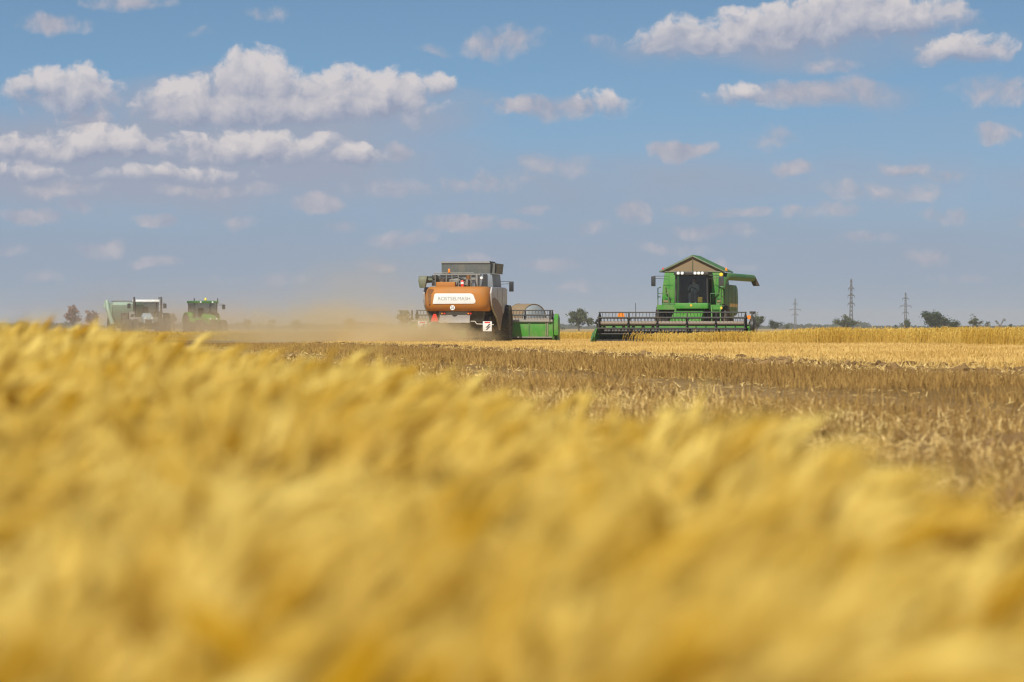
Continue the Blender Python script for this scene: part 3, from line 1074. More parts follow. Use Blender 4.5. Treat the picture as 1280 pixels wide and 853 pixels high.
# ------------------------------------------------------------------ green combine (faces the camera)
def green_combine():
    D = 178.0
    t = thing('combine_harvester', 'green combine harvester facing the camera with a wide reel lowered into wheat', 'combine harvester',
              (at(866, D), D, 0), R(170), 'combine harvesters at work')
    # threshing body
    m = MB()
    m.prism([(.3, .95), (.3, 1.75), (-.4, 2.2), (-5.3, 2.2), (-5.7, 1.7), (-5.5, 1.2), (-4.2, 1.0), (-3.0, .85)], 'x', -1.28, 1.28)
    m.build('body', 'green_dk', t, bevel=.03)
    for sg in (-1, 1):
        m = MB()
        prof = [(-.35, 1.42), (-.35, 2.68), (-.5, 2.74), (-4.9, 2.74), (-5.4, 2.6), (-5.62, 2.2), (-5.55, 1.42), (-4.9, 1.30), (-1.1, 1.30)]
        m.prism(prof, 'x', min(sg * 1.30, sg * 1.46), max(sg * 1.30, sg * 1.46))
        sp = m.build('side_panel', 'green_dk', t, bevel=.04)
        m = MB()
        m.box((min(sg * 1.458, sg * 1.466), -5.3, 1.70), (max(sg * 1.458, sg * 1.466), -2.2, 1.86))
        m.build('stripe', 'yellow', sp)
        m = MB()
        for yy in (-1.6, -3.1, -4.4):
            m.box((min(sg * 1.458, sg * 1.47), yy - .02, 1.45), (max(sg * 1.458, sg * 1.47), yy + .02, 2.66))
        m.build('panel_seam', 'black', sp)
    # grain tank: front sheets either side of the cab
    m = MB()
    m.prism([(-1.44, 1.82), (1.44, 1.82), (1.40, 2.6), (1.30, 3.30), (-1.30, 3.30), (-1.40, 2.6)], 'y', -2.7, .10)
    tank = m.build('grain_tank', 'green', t, bevel=.025)
    m = MB()
    for sg in (-1, 1):
        x0 = sg * 1.10
        m.box((x0 - .012, .101, 1.85), (x0 + .012, .112, 3.25))
        m.box((min(sg * .9, sg * 1.36), .101, 2.69), (max(sg * .9, sg * 1.36), .114, 2.715))
    m.build('panel_seam', 'green_dk', tank)
    for sg in (-1, 1):                                   # hoses and brackets on the front sheets
        m = MB()
        m.tube([(sg * 1.02, .13, 1.8), (sg * 1.05, .16, 2.1), (sg * 1.22, .17, 2.32), (sg * 1.24, .14, 2.6)], .022, 6)
        m.build('hose', 'black', tank)
        m = MB()
        m.box((min(sg * .95, sg * 1.3), .101, 2.05), (max(sg * .95, sg * 1.3), .125, 2.12))
        m.build('step_bracket', 'green_dk', tank)
        m = MB().box((min(sg * 1.14, sg * 1.36), .101, 1.9), (max(sg * 1.14, sg * 1.36), .13, 2.0))
        m.build('latch_plate', 'tan', tank)
    # folding roof over the tank
    m = MB()
    for sg in (-1, 1):
        a, b = (sg * 1.56, 3.30), (0.0, 4.05)
        q = [a, (a[0], a[1] + .05), (b[0], b[1] + .05), b]
        m.prism(q, 'y', -2.75, .14)
    m.build('tank_roof', 'green_dk', t, label='open green gable roof over the grain tank')
    m = MB()
    m.prism([(-1.44, 3.302), (1.44, 3.302), (0, 3.99)], 'y', .02, .06)
    gp = m.build('gable_panel', 'tan', t, label='tan canvas gable')
    m = MB()
    m.tube([(-1.5, .14, 3.31), (0, .14, 4.03), (1.5, .14, 3.31)], .045, 6)
    m.tube([(0, .08, 3.31), (0, .08, 4.0)], .025, 6)
    m.tube([(-1.5, .10, 3.31), (1.5, .10, 3.31)], .03, 6)
    m.build('gable_frame', 'olive', gp)
    # cab
    xl, xr = -.88, .60
    m = MB()
    m.box((xl - .02, .12, 1.60), (xr + .02, 1.62, 1.86))
    cabf = m.build('cab', 'green', t, bevel=.03)
    m = MB()
    m.box((-.18, 1.622, 1.70), (-.08, 1.635, 1.80))
    m.build('emblem', 'yellow', cabf)
    m = MB()
    for xx in (xl, xr):
        for yy in (.16, 1.56):
            m.tube([(xx, yy, 1.86), (xx + (.03 if xx < 0 else -.03), yy - .05, 3.16)], .05, 6)
    m.build('pillar', 'black', cabf)
    m = MB()
    m.box((xl - .06, .12, 3.13), (xr + .06, 1.74, 3.30))
    rf = m.build('cab_roof', 'black', cabf, bevel=.05)
    for px in (846, 851, 867, 871.5, 876):
        lx = -(px - 866 + 8) / 27.0
        lamp(rf, 'work_light', (lx, 1.76, 3.22), .075, 'lens')
    m = MB().box((xl + .05, 1.555, 1.87), (xr - .05, 1.567, 3.12))
    m.build('windscreen', 'glass', cabf)
    for xx in (xl, xr):
        m = MB().box((xx - .006, .21, 1.87), (xx + .006, 1.50, 3.12))
        m.build('side_window', 'glass', cabf)
    m = MB().box((xl + .02, .10 + .03, 1.87), (xr - .02, .10 + .05, 3.12))
    m.build('rear_wall', 'ink', cabf)
    m = MB()
    m.box((-.38, .35, 2.10), (.12, .85, 2.22))
    m.box((-.36, .24, 2.20), (.10, .36, 2.85))
    m.build('driver_seat', 'black', cabf, bevel=.04)
    m = MB()
    m.tube([(-.13, 1.3, 1.86), (-.13, 1.05, 2.36)], .045, 8)
    for k in range(14):
        a0, a1 = 2 * PI * k / 14, 2 * PI * (k + 1) / 14
        m.tube([(-.13 + .2 * math.cos(a0), 1.04 + .08 * math.sin(a0), 2.40 + .17 * math.sin(a0)), (-.13 + .2 * math.cos(a1), 1.04 + .08 * math.sin(a1), 2.40 + .17 * math.sin(a1))], .018, 5)
    m.build('steering_wheel', 'black', cabf)
    m = MB().box((-.62, 1.1, 1.88), (-.40, 1.38, 2.14))
    m.build('cab_box', 'yellow', cabf, bevel=.03)
    # platforms, rails, ladder
    for sg, nm in ((1, 'platform'), (-1, 'platform')):
        m = MB()
        x0, x1 = (xr + .03, 1.52) if sg > 0 else (-1.50, xl - .03)
        m.box((x0, .13, 1.66), (x1, 1.15, 1.74))
        m.box((x0, 1.10, 1.56), (x1, 1.152, 1.78))
        m.build(nm, 'green', t)
        xo = 1.48 if sg > 0 else -1.46
        rail(t, [(xo, 1.1, 1.74), (xo, 1.1, 2.55), (xo, .2, 2.6)], .022, 'green_dk', 'guard_rail',
             [((xo, 1.1, 2.15), (xo, .2, 2.15)), ((xo - sg * .5, 1.12, 1.74), (xo - sg * .5, 1.12, 2.3)), ((xo, 1.1, 2.3), (xo - sg * .5, 1.12, 2.3))])
    m = MB()
    for xx in (-1.42, -1.02):
        m.tube([(xx, 1.2, 1.7), (xx - .06, 1.45, .55)], .03, 6)
    for k in range(4):
        zz = .65 + k * .28
        yy = 1.45 - (zz - .55) / 1.15 * .25
        m.box((-1.46, yy - .08, zz - .015), (-1.04, yy + .08, zz + .015))
    m.build('ladder', 'green', t)
    mirror_on_arm(t, (.95, 1.55, 3.10), (1.62, 1.62, 2.86), h=.46, w=.20)
    mirror_on_arm(t, (-.95, 1.55, 3.12), (-1.52, 1.62, 2.86), h=.44, w=.24)
    lamp(t, 'side_lamp', (-1.52, 1.6, 3.16), .09, 'yellow_lens')
    lamp(t, 'indicator', (-1.46, 1.18, 1.62), .07, 'yellow_lens')
    beacon(t, (1.38, .0, 3.32), 'red')
    beacon(t, (-1.52, -.3, 3.32), 'amber')
    m = MB()
    m.box((xr + .1, .9, 1.745), (1.3, 1.05, 1.86))
    m.build('toolbox', 'green_dk', t, bevel=.02)
    # unloading auger folded back along the left side
    m = MB()
    m.tube([(-1.30, .0, 2.55), (-1.42, -.15, 2.95), (-1.55, -.35, 3.10), (-1.75, -1.6, 3.09), (-2.28, -4.5, 3.06)], [.2, .2, .18, .17, .165], 14)
    au = m.build('unloading_auger', 'green_dk', t)
    m = MB()
    m.loft([[(-2.24 + sx * .15, -4.52 + sy * .16, 3.17) for sx, sy in ((-1, -1), (1, -1), (1, 1), (-1, 1))],
            [(-2.34 + sx * .15, -4.62 + sy * .15, 2.94) for sx, sy in ((-1, -1), (1, -1), (1, 1), (-1, 1))],
            [(-2.44 + sx * .15, -4.70 + sy * .15, 2.70) for sx, sy in ((-1, -1), (1, -1), (1, 1), (-1, 1))]])
    m.build('spout', 'rubber', au, bevel=.03)
    # feeder house and chassis
    m = MB()
    m.loft([[(-.65, .6, 1.25), (.65, .6, 1.25), (.65, .75, 1.75), (-.65, .75, 1.75)],
            [(-.72, 3.0, .32), (.72, 3.0, .32), (.72, 3.0, .95), (-.72, 3.0, .95)]])
    m.build('feeder_house', 'green', t, bevel=.02)
    m = MB()
    m.box((-1.25, -.35, .70), (1.25, .35, 1.0))
    m.box((-.9, -4.2, .62), (.9, -3.95, .82))
    m.box((-1.2, .05, 1.02), (1.2, .6, 1.6))
    m.build('chassis', 'black', t)
    for sg in (-1, 1):
        wheel(t, (sg * 1.35, 0, .90), .90, .62, 'yellow', side=sg)
        wheel(t, (sg * 1.18, -4.05, .62), .62, .42, 'yellow', 18, side=sg)
    hd = header(t, 3.0, .40, 3.50, .93, .49, .86)
    m = MB()
    m.lathe([(-.02, .16), (.02, .16)], (2.92, 3.0 - .02, 1.27), 'y', 16)
    m.build('reflector', 'amber', hd)
    m = MB()
    m.tube([(2.92, 2.99, .98), (2.92, 2.99, 1.15)], .02, 6)
    m.tube([(2.25, 2.98, .98), (2.25, 2.98, 1.85)], .012, 6)
    m.build('marker_post', 'black', hd)
    m = MB()
    m.lathe([(-.02, .10), (.02, .10)], (-2.95, 2.98, 1.20), 'y', 16)
    m.build('reflector', 'amber', hd)
    m = MB()
    m.lathe([(-.10, .30), (-.06, .36), (.06, .36), (.10, .30)], (-3.22, 3.9, .80), 'x', 20)
    m.tube([(-3.2, 3.2, 1.38), (-3.18, 3.7, 1.35), (-3.15, 3.95, 1.0)], .04, 8)
    m.build('drive_cover', 'black', hd)
    m = MB()
    m.box((-3.28, 3.1, 1.36), (-3.02, 3.4, 1.47))
    m.build('hydraulic_box', 'black', hd, bevel=.03)
    # driver
    p = person((t.matrix_basis @ Vector((-.13, .55, 2.20))), R(170))
    return t


def person(pos, rz):
    """seated driver, body one skinned surface"""
    v = [(0, 0, .06), (0, -.02, .28), (0, .0, .48), (0, .03, .56), (0, .06, .66), (0, .07, .76),
         (-.17, .0, .47), (-.24, .16, .26), (-.17, .38, .30), (-.15, .46, .32), (.17, .0, .47), (.24, .16, .26), (.17, .38, .30), (.15, .46, .32),
         (-.11, .05, .04), (-.13, .46, .05), (-.13, .52, -.34), (-.13, .64, -.38), (.11, .05, .04), (.13, .46, .05), (.13, .52, -.34), (.13, .64, -.38)]
    e = [(0, 1), (1, 2), (2, 3), (3, 4), (4, 5), (2, 6), (6, 7), (7, 8), (8, 9), (2, 10), (10, 11), (11, 12), (12, 13),
         (0, 14), (14, 15), (15, 16), (16, 17), (0, 18), (18, 19), (19, 20), (20, 21)]
    r = [.15, .145, .12, .055, .085, .075, .07, .05, .035, .03, .07, .05, .035, .03, .09, .07, .05, .045, .09, .07, .05, .045]
    me = bpy.data.meshes.new('person')
    me.from_pydata(v, e, [])
    o = bpy.data.objects.new('person', me)
    COL.objects.link(o)
    o.location = pos
    o.rotation_euler = (0, 0, rz)
    md = o.modifiers.new('skin', 'SKIN')
    for i, sv in enumerate(me.skin_vertices[0].data):
        sv.radius = (r[i], r[i] * (.8 if i < 3 else 1))
        sv.use_root = (i == 0)
    sb = o.modifiers.new('sub', 'SUBSURF')
    sb.levels = sb.render_levels = 2
    me.materials.append(M['shirt'])
    o['label'] = 'driver in a pale blue shirt seated behind the cab windscreen of the green harvester'
    o['category'] = 'person'
    MB().ball((0, .075, .715), (.088, .10, .118), 12, 9).build('head', 'skin', o)
    MB().ball((0, .045, .765), (.098, .105, .095), 12, 8).build('hair', 'hair', o)
    m = MB()
    m.tube([(-.11, .02, .05), (-.13, .48, .055), (-.13, .53, -.34)], [.105, .085, .06], 10)
    m.tube([(.11, .02, .05), (.13, .48, .055), (.13, .53, -.34)], [.105, .085, .06], 10)
    m.build('trousers', 'trousers', o)
    return o


# ------------------------------------------------------------------ orange combine (seen from behind)
def orange_combine():
    D0 = 186.0
    t = thing('combine_harvester', 'orange and silver combine harvester seen from behind in a cloud of dust', 'combine harvester',
              (at(591, D0), D0, 0), R(-7), 'combine harvesters at work')
    # rear hood: plan outline lofted upwards
    def plan(hw, ch, rear, front):
        c2 = ch * .35
        return [(-hw, front), (-hw, rear + ch), (-hw + c2, rear + ch * .35), (-hw + ch, rear), (hw - ch, rear), (hw - c2, rear + ch * .35), (hw, rear + ch), (hw, front)]
    rings = []
    for z, hw, ch, rear in ((1.50, 1.36, .30, -5.72), (1.58, 1.46, .36, -5.90), (1.85, 1.52, .40, -6.0), (2.30, 1.50, .42, -6.0), (2.52, 1.44, .44, -5.95), (2.62, 1.38, .46, -5.84), (2.66, 1.28, .46, -5.68)):
        rings.append([(x, y, z) for x, y in plan(hw, ch, rear, -4.3)])
    m = MB().loft(rings)
    hood = m.build('rear_hood', 'orange', t, smooth=50)
    # white name plate, rounded trapezium, following the hood
    def plate(pts, y, th):
        return [(x, y, z) for x, z in pts], [(x, y - th, z) for x, z in pts]
    pts = [(-1.10, 1.86), (-1.02, 2.28), (-.96, 2.33), (.70, 2.33), (.82, 2.27), (.93, 1.99), (.92, 1.90), (.84, 1.85), (-1.04, 1.84)]
    a, b = plate(pts, -5.985, .035)
    m = MB().loft([a, b])
    pl = m.build('name_plate', 'white', hood, bevel=.008)
    text_mesh('ROSTSELMASH', .235, 'lettering', 'letter', hood, Matrix.Translation((-.08, -6.026, 2.085)) @ Matrix.Rotation(PI / 2, 4, 'X'), .003, 1.0)
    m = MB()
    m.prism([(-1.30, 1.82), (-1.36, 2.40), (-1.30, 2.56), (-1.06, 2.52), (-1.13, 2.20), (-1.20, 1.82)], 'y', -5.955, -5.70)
    m.build('shaded_lamp_recess', 'recess', hood)  # recess shade put into the colour as a browner orange
    m = MB()
    m.lathe([(-.01, .115), (.01, .115)], (-.16, -6.005, 1.665), 'y', 20)
    dsc = m.build('speed_disc', 'white', hood)
    text_mesh('25', .15, 'number', 'ink', hood, Matrix.Translation((-.16, -6.022, 1.665)) @ Matrix.Rotation(PI / 2, 4, 'X'), .003)
    # lower rear, chopper, deflector
    m = MB()
    m.prism([(-5.6, 1.50), (-5.45, 1.0), (-4.6, .95), (-3.2, .9), (.3, .9), (.3, 2.5), (-5.4, 2.5)], 'x', -1.22, 1.22)
    m.build('body', 'black', t, bevel=.02)
    m = MB()
    m.loft([[(-.80, -5.66, 1.32), (.62, -5.66, 1.32), (.62, -5.62, 1.34), (-.80, -5.62, 1.34)], [(-.82, -5.95, .96), (.64, -5.95, .96), (.64, -5.90, .95), (-.82, -5.90, .95)]])
    m.build('chaff_deflector', 'steel', t)
    m = MB()
    m.box((-.86, -5.64, 1.30), (.66, -5.60, 1.49))
    m.build('rear_valance', 'grey', t)
    m = MB()
    m.prism([(-1.42, 1.495), (-1.02, 1.495), (-1.0, 1.02), (-1.16, 1.02)], 'y', -5.55, -5.45)
    m.build('rear_bracket', 'black', t)
    tri = [(-1.18, 1.00), (-.84, 1.00), (-.84, 1.08), (-.95, 1.37), (-1.07, 1.37), (-1.18, 1.08)]
    m = MB().prism(tri, 'y', -5.98, -5.955)
    rt_ = m.build('warning_triangle', 'red', t)
    m = MB()
    m.tube([(-1.01, -5.95, 1.2), (-1.01, -5.5, 1.2)], .03, 6)
    m.build('bracket', 'black', rt_)
    for xx, mm in ((-.70, 'amber'), (-.58, 'red'), (.55, 'amber'), (.66, 'red')):
        lamp(t, 'tail_light', (xx, -5.68, 1.40), .055, mm)
    m = MB()
    m.tube([(.55, -5.6, 1.02), (.85, -5.65, 1.02), (.95, -5.7, .90), (1.3, -5.75, .88), (1.75, -5.75, .86)], .03, 6)
    m.tube([(-.8, -5.6, 1.02), (-1.1, -5.65, 1.02), (-1.3, -5.7, .90), (-1.7, -5.75, .88)], .03, 6)
    m.build('board_bar', 'steel', t)
    for xx in (-1.62, 1.46):
        m = MB().box((xx - .21, -5.82, .56), (xx + .21, -5.79, 1.02))
        wb = m.build('warning_board', 'white', t, bevel=.006)
        m = MB()
        m.prism([(xx - .13, .94), (xx + .14, .94), (xx + .14, .999), (xx - .13, .999)], 'y', -5.826, -5.821)
        m.build('red_stripe', 'red', wb)
        m = MB()
        for k in range(2):
            z = .62 + k * .11
            m.prism([(xx - .08, z), (xx + .0, z), (xx + .16, z + .17), (xx + .08, z + .17)], 'y', -5.826, -5.821)
        m.build('black_stripe', 'ink', wb)
    # side panels with an orange lower sweep
    for sg in (-1, 1):
        lo_, hi_ = min(sg * 1.54, sg * 1.62), max(sg * 1.54, sg * 1.62)
        m = MB()
        m.prism([(-5.2, 2.64), (-5.55, 2.35), (-5.2, 1.75), (-4.6, 1.50), (-3.4, 1.16), (-2.45, .64), (-2.2, .60), (-1.9, .80), (-1.2, 1.35), (.0, 1.62), (.5, 1.8), (.5, 2.60), (-.3, 2.66)], 'x', lo_, hi_)
        sp = m.build('side_panel', 'silver', t, bevel=.03)
        l2, h2 = (1.622, 1.634) if sg > 0 else (-1.634, -1.622)
        m = MB()
        m.prism([(-5.35, 2.05), (-4.4, 2.15), (-3.2, 2.02), (-1.6, 1.70), (-1.3, 1.38), (-1.95, .84), (-2.25, .65), (-2.45, .68), (-3.40, 1.20), (-4.6, 1.54), (-5.15, 1.76)], 'x', l2, h2)
        m.build('lower_sweep', 'sweep', sp)
        m = MB()
        for yy in (-3.3, -1.4):
            m.box((l2, yy - .015, 1.65), (h2 - .004 if sg > 0 else h2, yy + .015, 2.6))
        m.build('panel_seam', 'grey', sp)
    # engine deck
    m = MB()
    m.box((-1.30, -5.2, 2.50), (1.30, -2.9, 2.645))
    deck = m.build('engine_deck', 'black', t)
    m = MB()
    m.box((-.55, -4.3, 2.65), (.75, -3.2, 3.10))
    m.box((-.30, -4.45, 2.65), (.15, -4.32, 3.0))
    m.tube([(.35, -4.5, 2.85), (.35, -3.4, 2.9)], .16, 10)
    for k in range(5):
        m.tube([(-.5 + k * .22, -4.36, 2.66), (-.46 + k * .22, -4.40, 3.0)], .035, 6)
    for k in range(4):
        m.tube([(-.45 + k * .3, -4.5, 2.66 + .05 * k), (-.40 + k * .3, -4.55, 2.9), (-.30 + k * .3, -4.45, 3.02)], .03, 6)
    m.build('engine', 'grey', deck, bevel=.02)
    m = MB()
    m.tube([(-.70, -4.75, 2.70), (-.55, -4.8, 3.05), (-.1, -4.85, 3.12), (.3, -4.8, 2.95)], .055, 8)
    m.build('hose', 'ink', deck)
    m = MB()
    m.tube([(.42, -4.75, 3.0), (.42, -4.75, 3.24)], [.11, .09], 10)
    m.build('turbo_inlet', 'recess', deck)
    m = MB()
    m.box((-1.10, -3.9, 2.65), (-.62, -3.0, 3.12))
    m.build('radiator', 'black', deck, bevel=.02)
    m = MB()
    m.tube([(-.82, -4.9, 2.65), (-.82, -4.9, 3.05)], .14, 12)
    m.build('air_filter', 'tube', deck)
    m = MB()
    m.tube([(.82, -4.7, 2.65), (.82, -4.7, 3.28)], [.075, .07], 10)
    m.build('exhaust_pipe', 'steel', deck)
    m = MB()
    m.tube([(.70, -4.9, 2.65), (.70, -4.9, 2.98)], .08, 10)
    m.tube([(.98, -4.6, 2.70), (1.08, -4.6, 3.25)], .05, 8)
    m.build('coolant_tank', 'grey_blue', deck)
    m = MB()
    m.box((-1.02, -5.45, 2.655), (-.12, -5.05, 2.88))
    m.build('toolbox', 'orange', deck, bevel=.03)
    m = MB()
    m.tube([(.20, -5.2, 2.65), (.20, -5.2, 2.90), (.20, -5.2, 2.97)], [.075, .075, .03], 10)
    ex = m.build('fire_extinguisher', 'red', deck)
    m = MB().lathe([(-.05, .079), (.05, .079)], (.20, -5.2, 2.83), 'z', 10)
    m.build('band', 'white', ex)
    pts = []
    z0 = 2.65
    posts = []
    for xx in (-1.08, -.55, -.28, .02, .62, 1.05):
        posts.append(((xx, -5.3, z0), (xx, -5.3, 3.30)))
    rail(deck, [(-1.12, -5.3, 3.22), (1.05, -5.3, 3.22)], .022, 'grey', 'guard_rail', posts + [((-.28, -5.3, 2.98), (.02, -5.3, 2.98)), ((-1.12, -5.3, 3.30), (.75, -5.3, 3.30))])
    beacon(deck, (-.42, -5.3, 3.31), 'amber')
    lamp(deck, 'work_light', (1.12, -5.3, 3.06), .075, 'lens')
    m = MB()
    m.box((-1.25, -5.25, 3.02), (-1.0, -5.0, 3.20))
    m.box((-1.26, -5.2, 2.70), (-1.06, -5.0, 2.98))
    m.build('control_box', 'black', deck, bevel=.02)
    # tank and extension
    m = MB()
    m.prism([(-1.26, 2.65), (1.36, 2.65), (1.30, 3.30), (-1.2, 3.30)], 'y', -2.85, .3)
    m.build('grain_tank', 'grey_blue', t, bevel=.02)
    m = MB()
    m.loft([[(-1.12, -2.85, 3.31), (1.42, -2.85, 3.31), (1.42, .25, 3.31), (-1.12, .25, 3.31)],
            [(-1.13, -2.83, 3.80), (1.45, -2.83, 3.80), (1.45, .45, 3.80), (-1.13, .45, 3.80)]], cap=False)
    m.loft([[(-1.08, -2.80, 3.31), (1.38, -2.80, 3.31), (1.38, .2, 3.31), (-1.08, .2, 3.31)],
            [(-1.09, -2.77, 3.80), (1.41, -2.77, 3.80), (1.41, .4, 3.80), (-1.09, .4, 3.80)]], cap=False)
    ext = m.build('tank_extension', 'dark_grey', t)
    m = MB()
    m.box((-1.18, -2.93, 2.66), (1.08, -2.87, 3.28))
    m.build('bulkhead', 'ink', t)
    m = MB()
    m.box((-1.15, -2.88, 3.80), (1.24, -2.75, 3.88))
    m.build('top_edge', 'steel', ext)
    m = MB()
    m.loft([[(1.24, -2.95, 3.31), (1.46, -2.6, 3.31), (1.44, -2.56, 3.31), (1.22, -2.91, 3.31)],
            [(1.26, -2.97, 3.75), (1.50, -2.6, 3.70), (1.48, -2.56, 3.70), (1.24, -2.93, 3.75)],
            [(1.20, -2.93, 3.90), (1.42, -2.6, 3.86), (1.40, -2.56, 3.86), (1.18, -2.89, 3.90)]])
    m.build('corner_flap', 'ink', ext)
    # unloading auger lying back over the left side
    m = MB()
    m.tube([(-1.25, .1, 2.6), (-1.42, -.2, 3.0), (-1.50, -.6, 3.08), (-1.52, -2.5, 3.05), (-1.62, -5.3, 2.98)], [.2, .2, .17, .165, .16], 14)
    m.tube([(-1.10, -4.9, 2.98), (-1.6, -5.0, 2.98)], .10, 10)
    au = m.build('unloading_auger', 'olive', t)
    m = MB()
    m.loft([[(-1.62 + sx * .20, -5.42 + sy * .18, 3.16) for sx, sy in ((-1, -1), (1, -1), (1, 1), (-1, 1))],
            [(-1.64 + sx * .20, -5.52 + sy * .18, 2.95) for sx, sy in ((-1, -1), (1, -1), (1, 1), (-1, 1))],
            [(-1.64 + sx * .13, -5.58 + sy * .14, 2.60) for sx, sy in ((-1, -1), (1, -1), (1, 1), (-1, 1))]])
    m.build('spout', 'olive', au, bevel=.03)
    # cab in front
    m = MB().box((-.9, .5, 1.75), (.9, 2.2, 1.95))
    cb = m.build('cab', 'silver', t, bevel=.03)
    m = MB().box((-.95, .45, 3.05), (.95, 2.3, 3.28))
    m.build('cab_roof', 'silver', cb, bevel=.06)
    m = MB()
    for xx in (-.85, .85):
        for yy in (.56, 2.1):
            m.tube([(xx, yy, 1.95), (xx, yy, 3.06)], .05, 6)
    m.build('pillar', 'black', cb)
    for lo_, hi_ in (((-.80, 2.1, 1.96), (.80, 2.115, 3.04)), ((.845, .62, 1.96), (.857, 2.04, 3.04)), ((-.857, .62, 1.96), (-.845, 2.04, 3.04))):
        MB().box(lo_, hi_).build('window', 'glass', cb)
    mirror_on_arm(t, (.96, 2.1, 2.98), (1.62, 2.15, 2.74), h=.50, w=.22)
    mirror_on_arm(t, (-.96, 2.1, 2.98), (-1.62, 2.15, 2.74), h=.50, w=.22)
    m = MB()
    m.box((-1.25, -.4, .75), (1.25, .4, 1.05))
    m.box((-.95, -4.5, .60), (.95, -4.25, .85))
    m.build('chassis', 'black', t)
    m = MB()
    m.loft([[(-.65, .5, 1.25), (.65, .5, 1.25), (.65, .6, 1.75), (-.65, .6, 1.75)],
            [(-.72, 3.1, .32), (.72, 3.1, .32), (.72, 3.1, .95), (-.72, 3.1, .95)]])
    m.build('feeder_house', 'orange', t, bevel=.02)
    for sg in (-1, 1):
        wheel(t, (sg * 1.50, 0, .92), .92, .72, 'silver', side=sg)
        wheel(t, (sg * 1.22, -4.4, .66), .66, .46, 'silver', 18, side=sg)
    hd = header(t, 3.1, .02, 3.55, 1.12, .46, 1.0)
    m = MB()
    for sg in (-1, 1):
        m.box((sg * 3.42 - .035, 3.0, .98), (sg * 3.42 + .035, 3.06, 1.58))
    m.build('corner_post', 'black', hd)
    m = MB()
    m.box((3.28, 3.045, .34), (3.33, 3.085, 1.02))
    m.box((3.20, 3.045, .34), (3.235, 3.085, 1.02))
    m.build('edge_trim', 'tube', hd)
    m = MB()
    m.prism([(3.05, .35), (3.9, .3), (4.1, .7), (3.9, 1.25), (3.4, 1.42), (3.05, 1.2)], 'x', 3.60, 3.82)
    m.build('drive_cover', 'green', hd, bevel=.06)
    return t


green_combine()
orange_combine()


# ------------------------------------------------------------------ round-topped trailer behind the header
def tarped_trailer():
    D = 222.0
    t = thing('grain_trailer', 'grey trailer with a rounded canvas top behind the green header of the orange harvester', 'trailer', (at(659, D), D, 0), R(35))
    m = MB()
    prof = [(-.82, .85), (-.82, 1.25)] + [(-.82 * math.cos(PI * k / 12), 1.25 + .80 * math.sin(PI * k / 12)) for k in range(1, 12)] + [(.82, 1.25), (.82, .85)]
    m.loft([[(px_ * k, y, 1.05 + (pz_ - 1.05) * k) for px_, pz_ in prof] for y, k in ((-1.02, .30), (-.98, .62), (-.88, .86), (-.72, 1.0), (.72, 1.0), (.88, .86), (.98, .62), (1.02, .30))])
    b = m.build('body', 'panel_blue', t, bevel=.03)
    arc = lambda y0, y1, r0: [[((-.82 - r0) * math.cos(PI * k / 14), y, 1.26 + (.80 + r0) * math.sin(PI * k / 14)) for k in range(15)] for y in (y0, y1)]
    m = MB()
    a, c = arc(-.72, .80, .02)
    a2, c2 = arc(-.72, .80, .05)
    n = 15
    vs_ = a + c + a2 + c2
    fs = []
    for i in range(n - 1):
        fs += [(i, i + 1, n + i + 1, n + i), (2 * n + i, 2 * n + i + 1, 3 * n + i + 1, 3 * n + i), (i, i + 1, 2 * n + i + 1, 2 * n + i), (n + i, n + i + 1, 3 * n + i + 1, 3 * n + i)]
    m.add(vs_, fs)
    m.build('canvas_top', 'tan', t)
    for y in (.81,):
        m = MB().tube([((-.87) * math.cos(PI * k / 14), y, 1.26 + .855 * math.sin(PI * k / 14)) for k in range(15)], .018, 6)
        m.build('hoop', 'olive', t)
    m = MB()
    m.box((-.7, -.8, .62), (.7, .8, .80))
    m.box((-.06, .7, .60), (.06, 2.0, .70))
    m.build('chassis', 'black', t)
    for sg in (-1, 1):
        wheel(t, (sg * .85, -.1, .45), .45, .28, 'grey', 16, side=sg)
    return t


tarped_trailer()


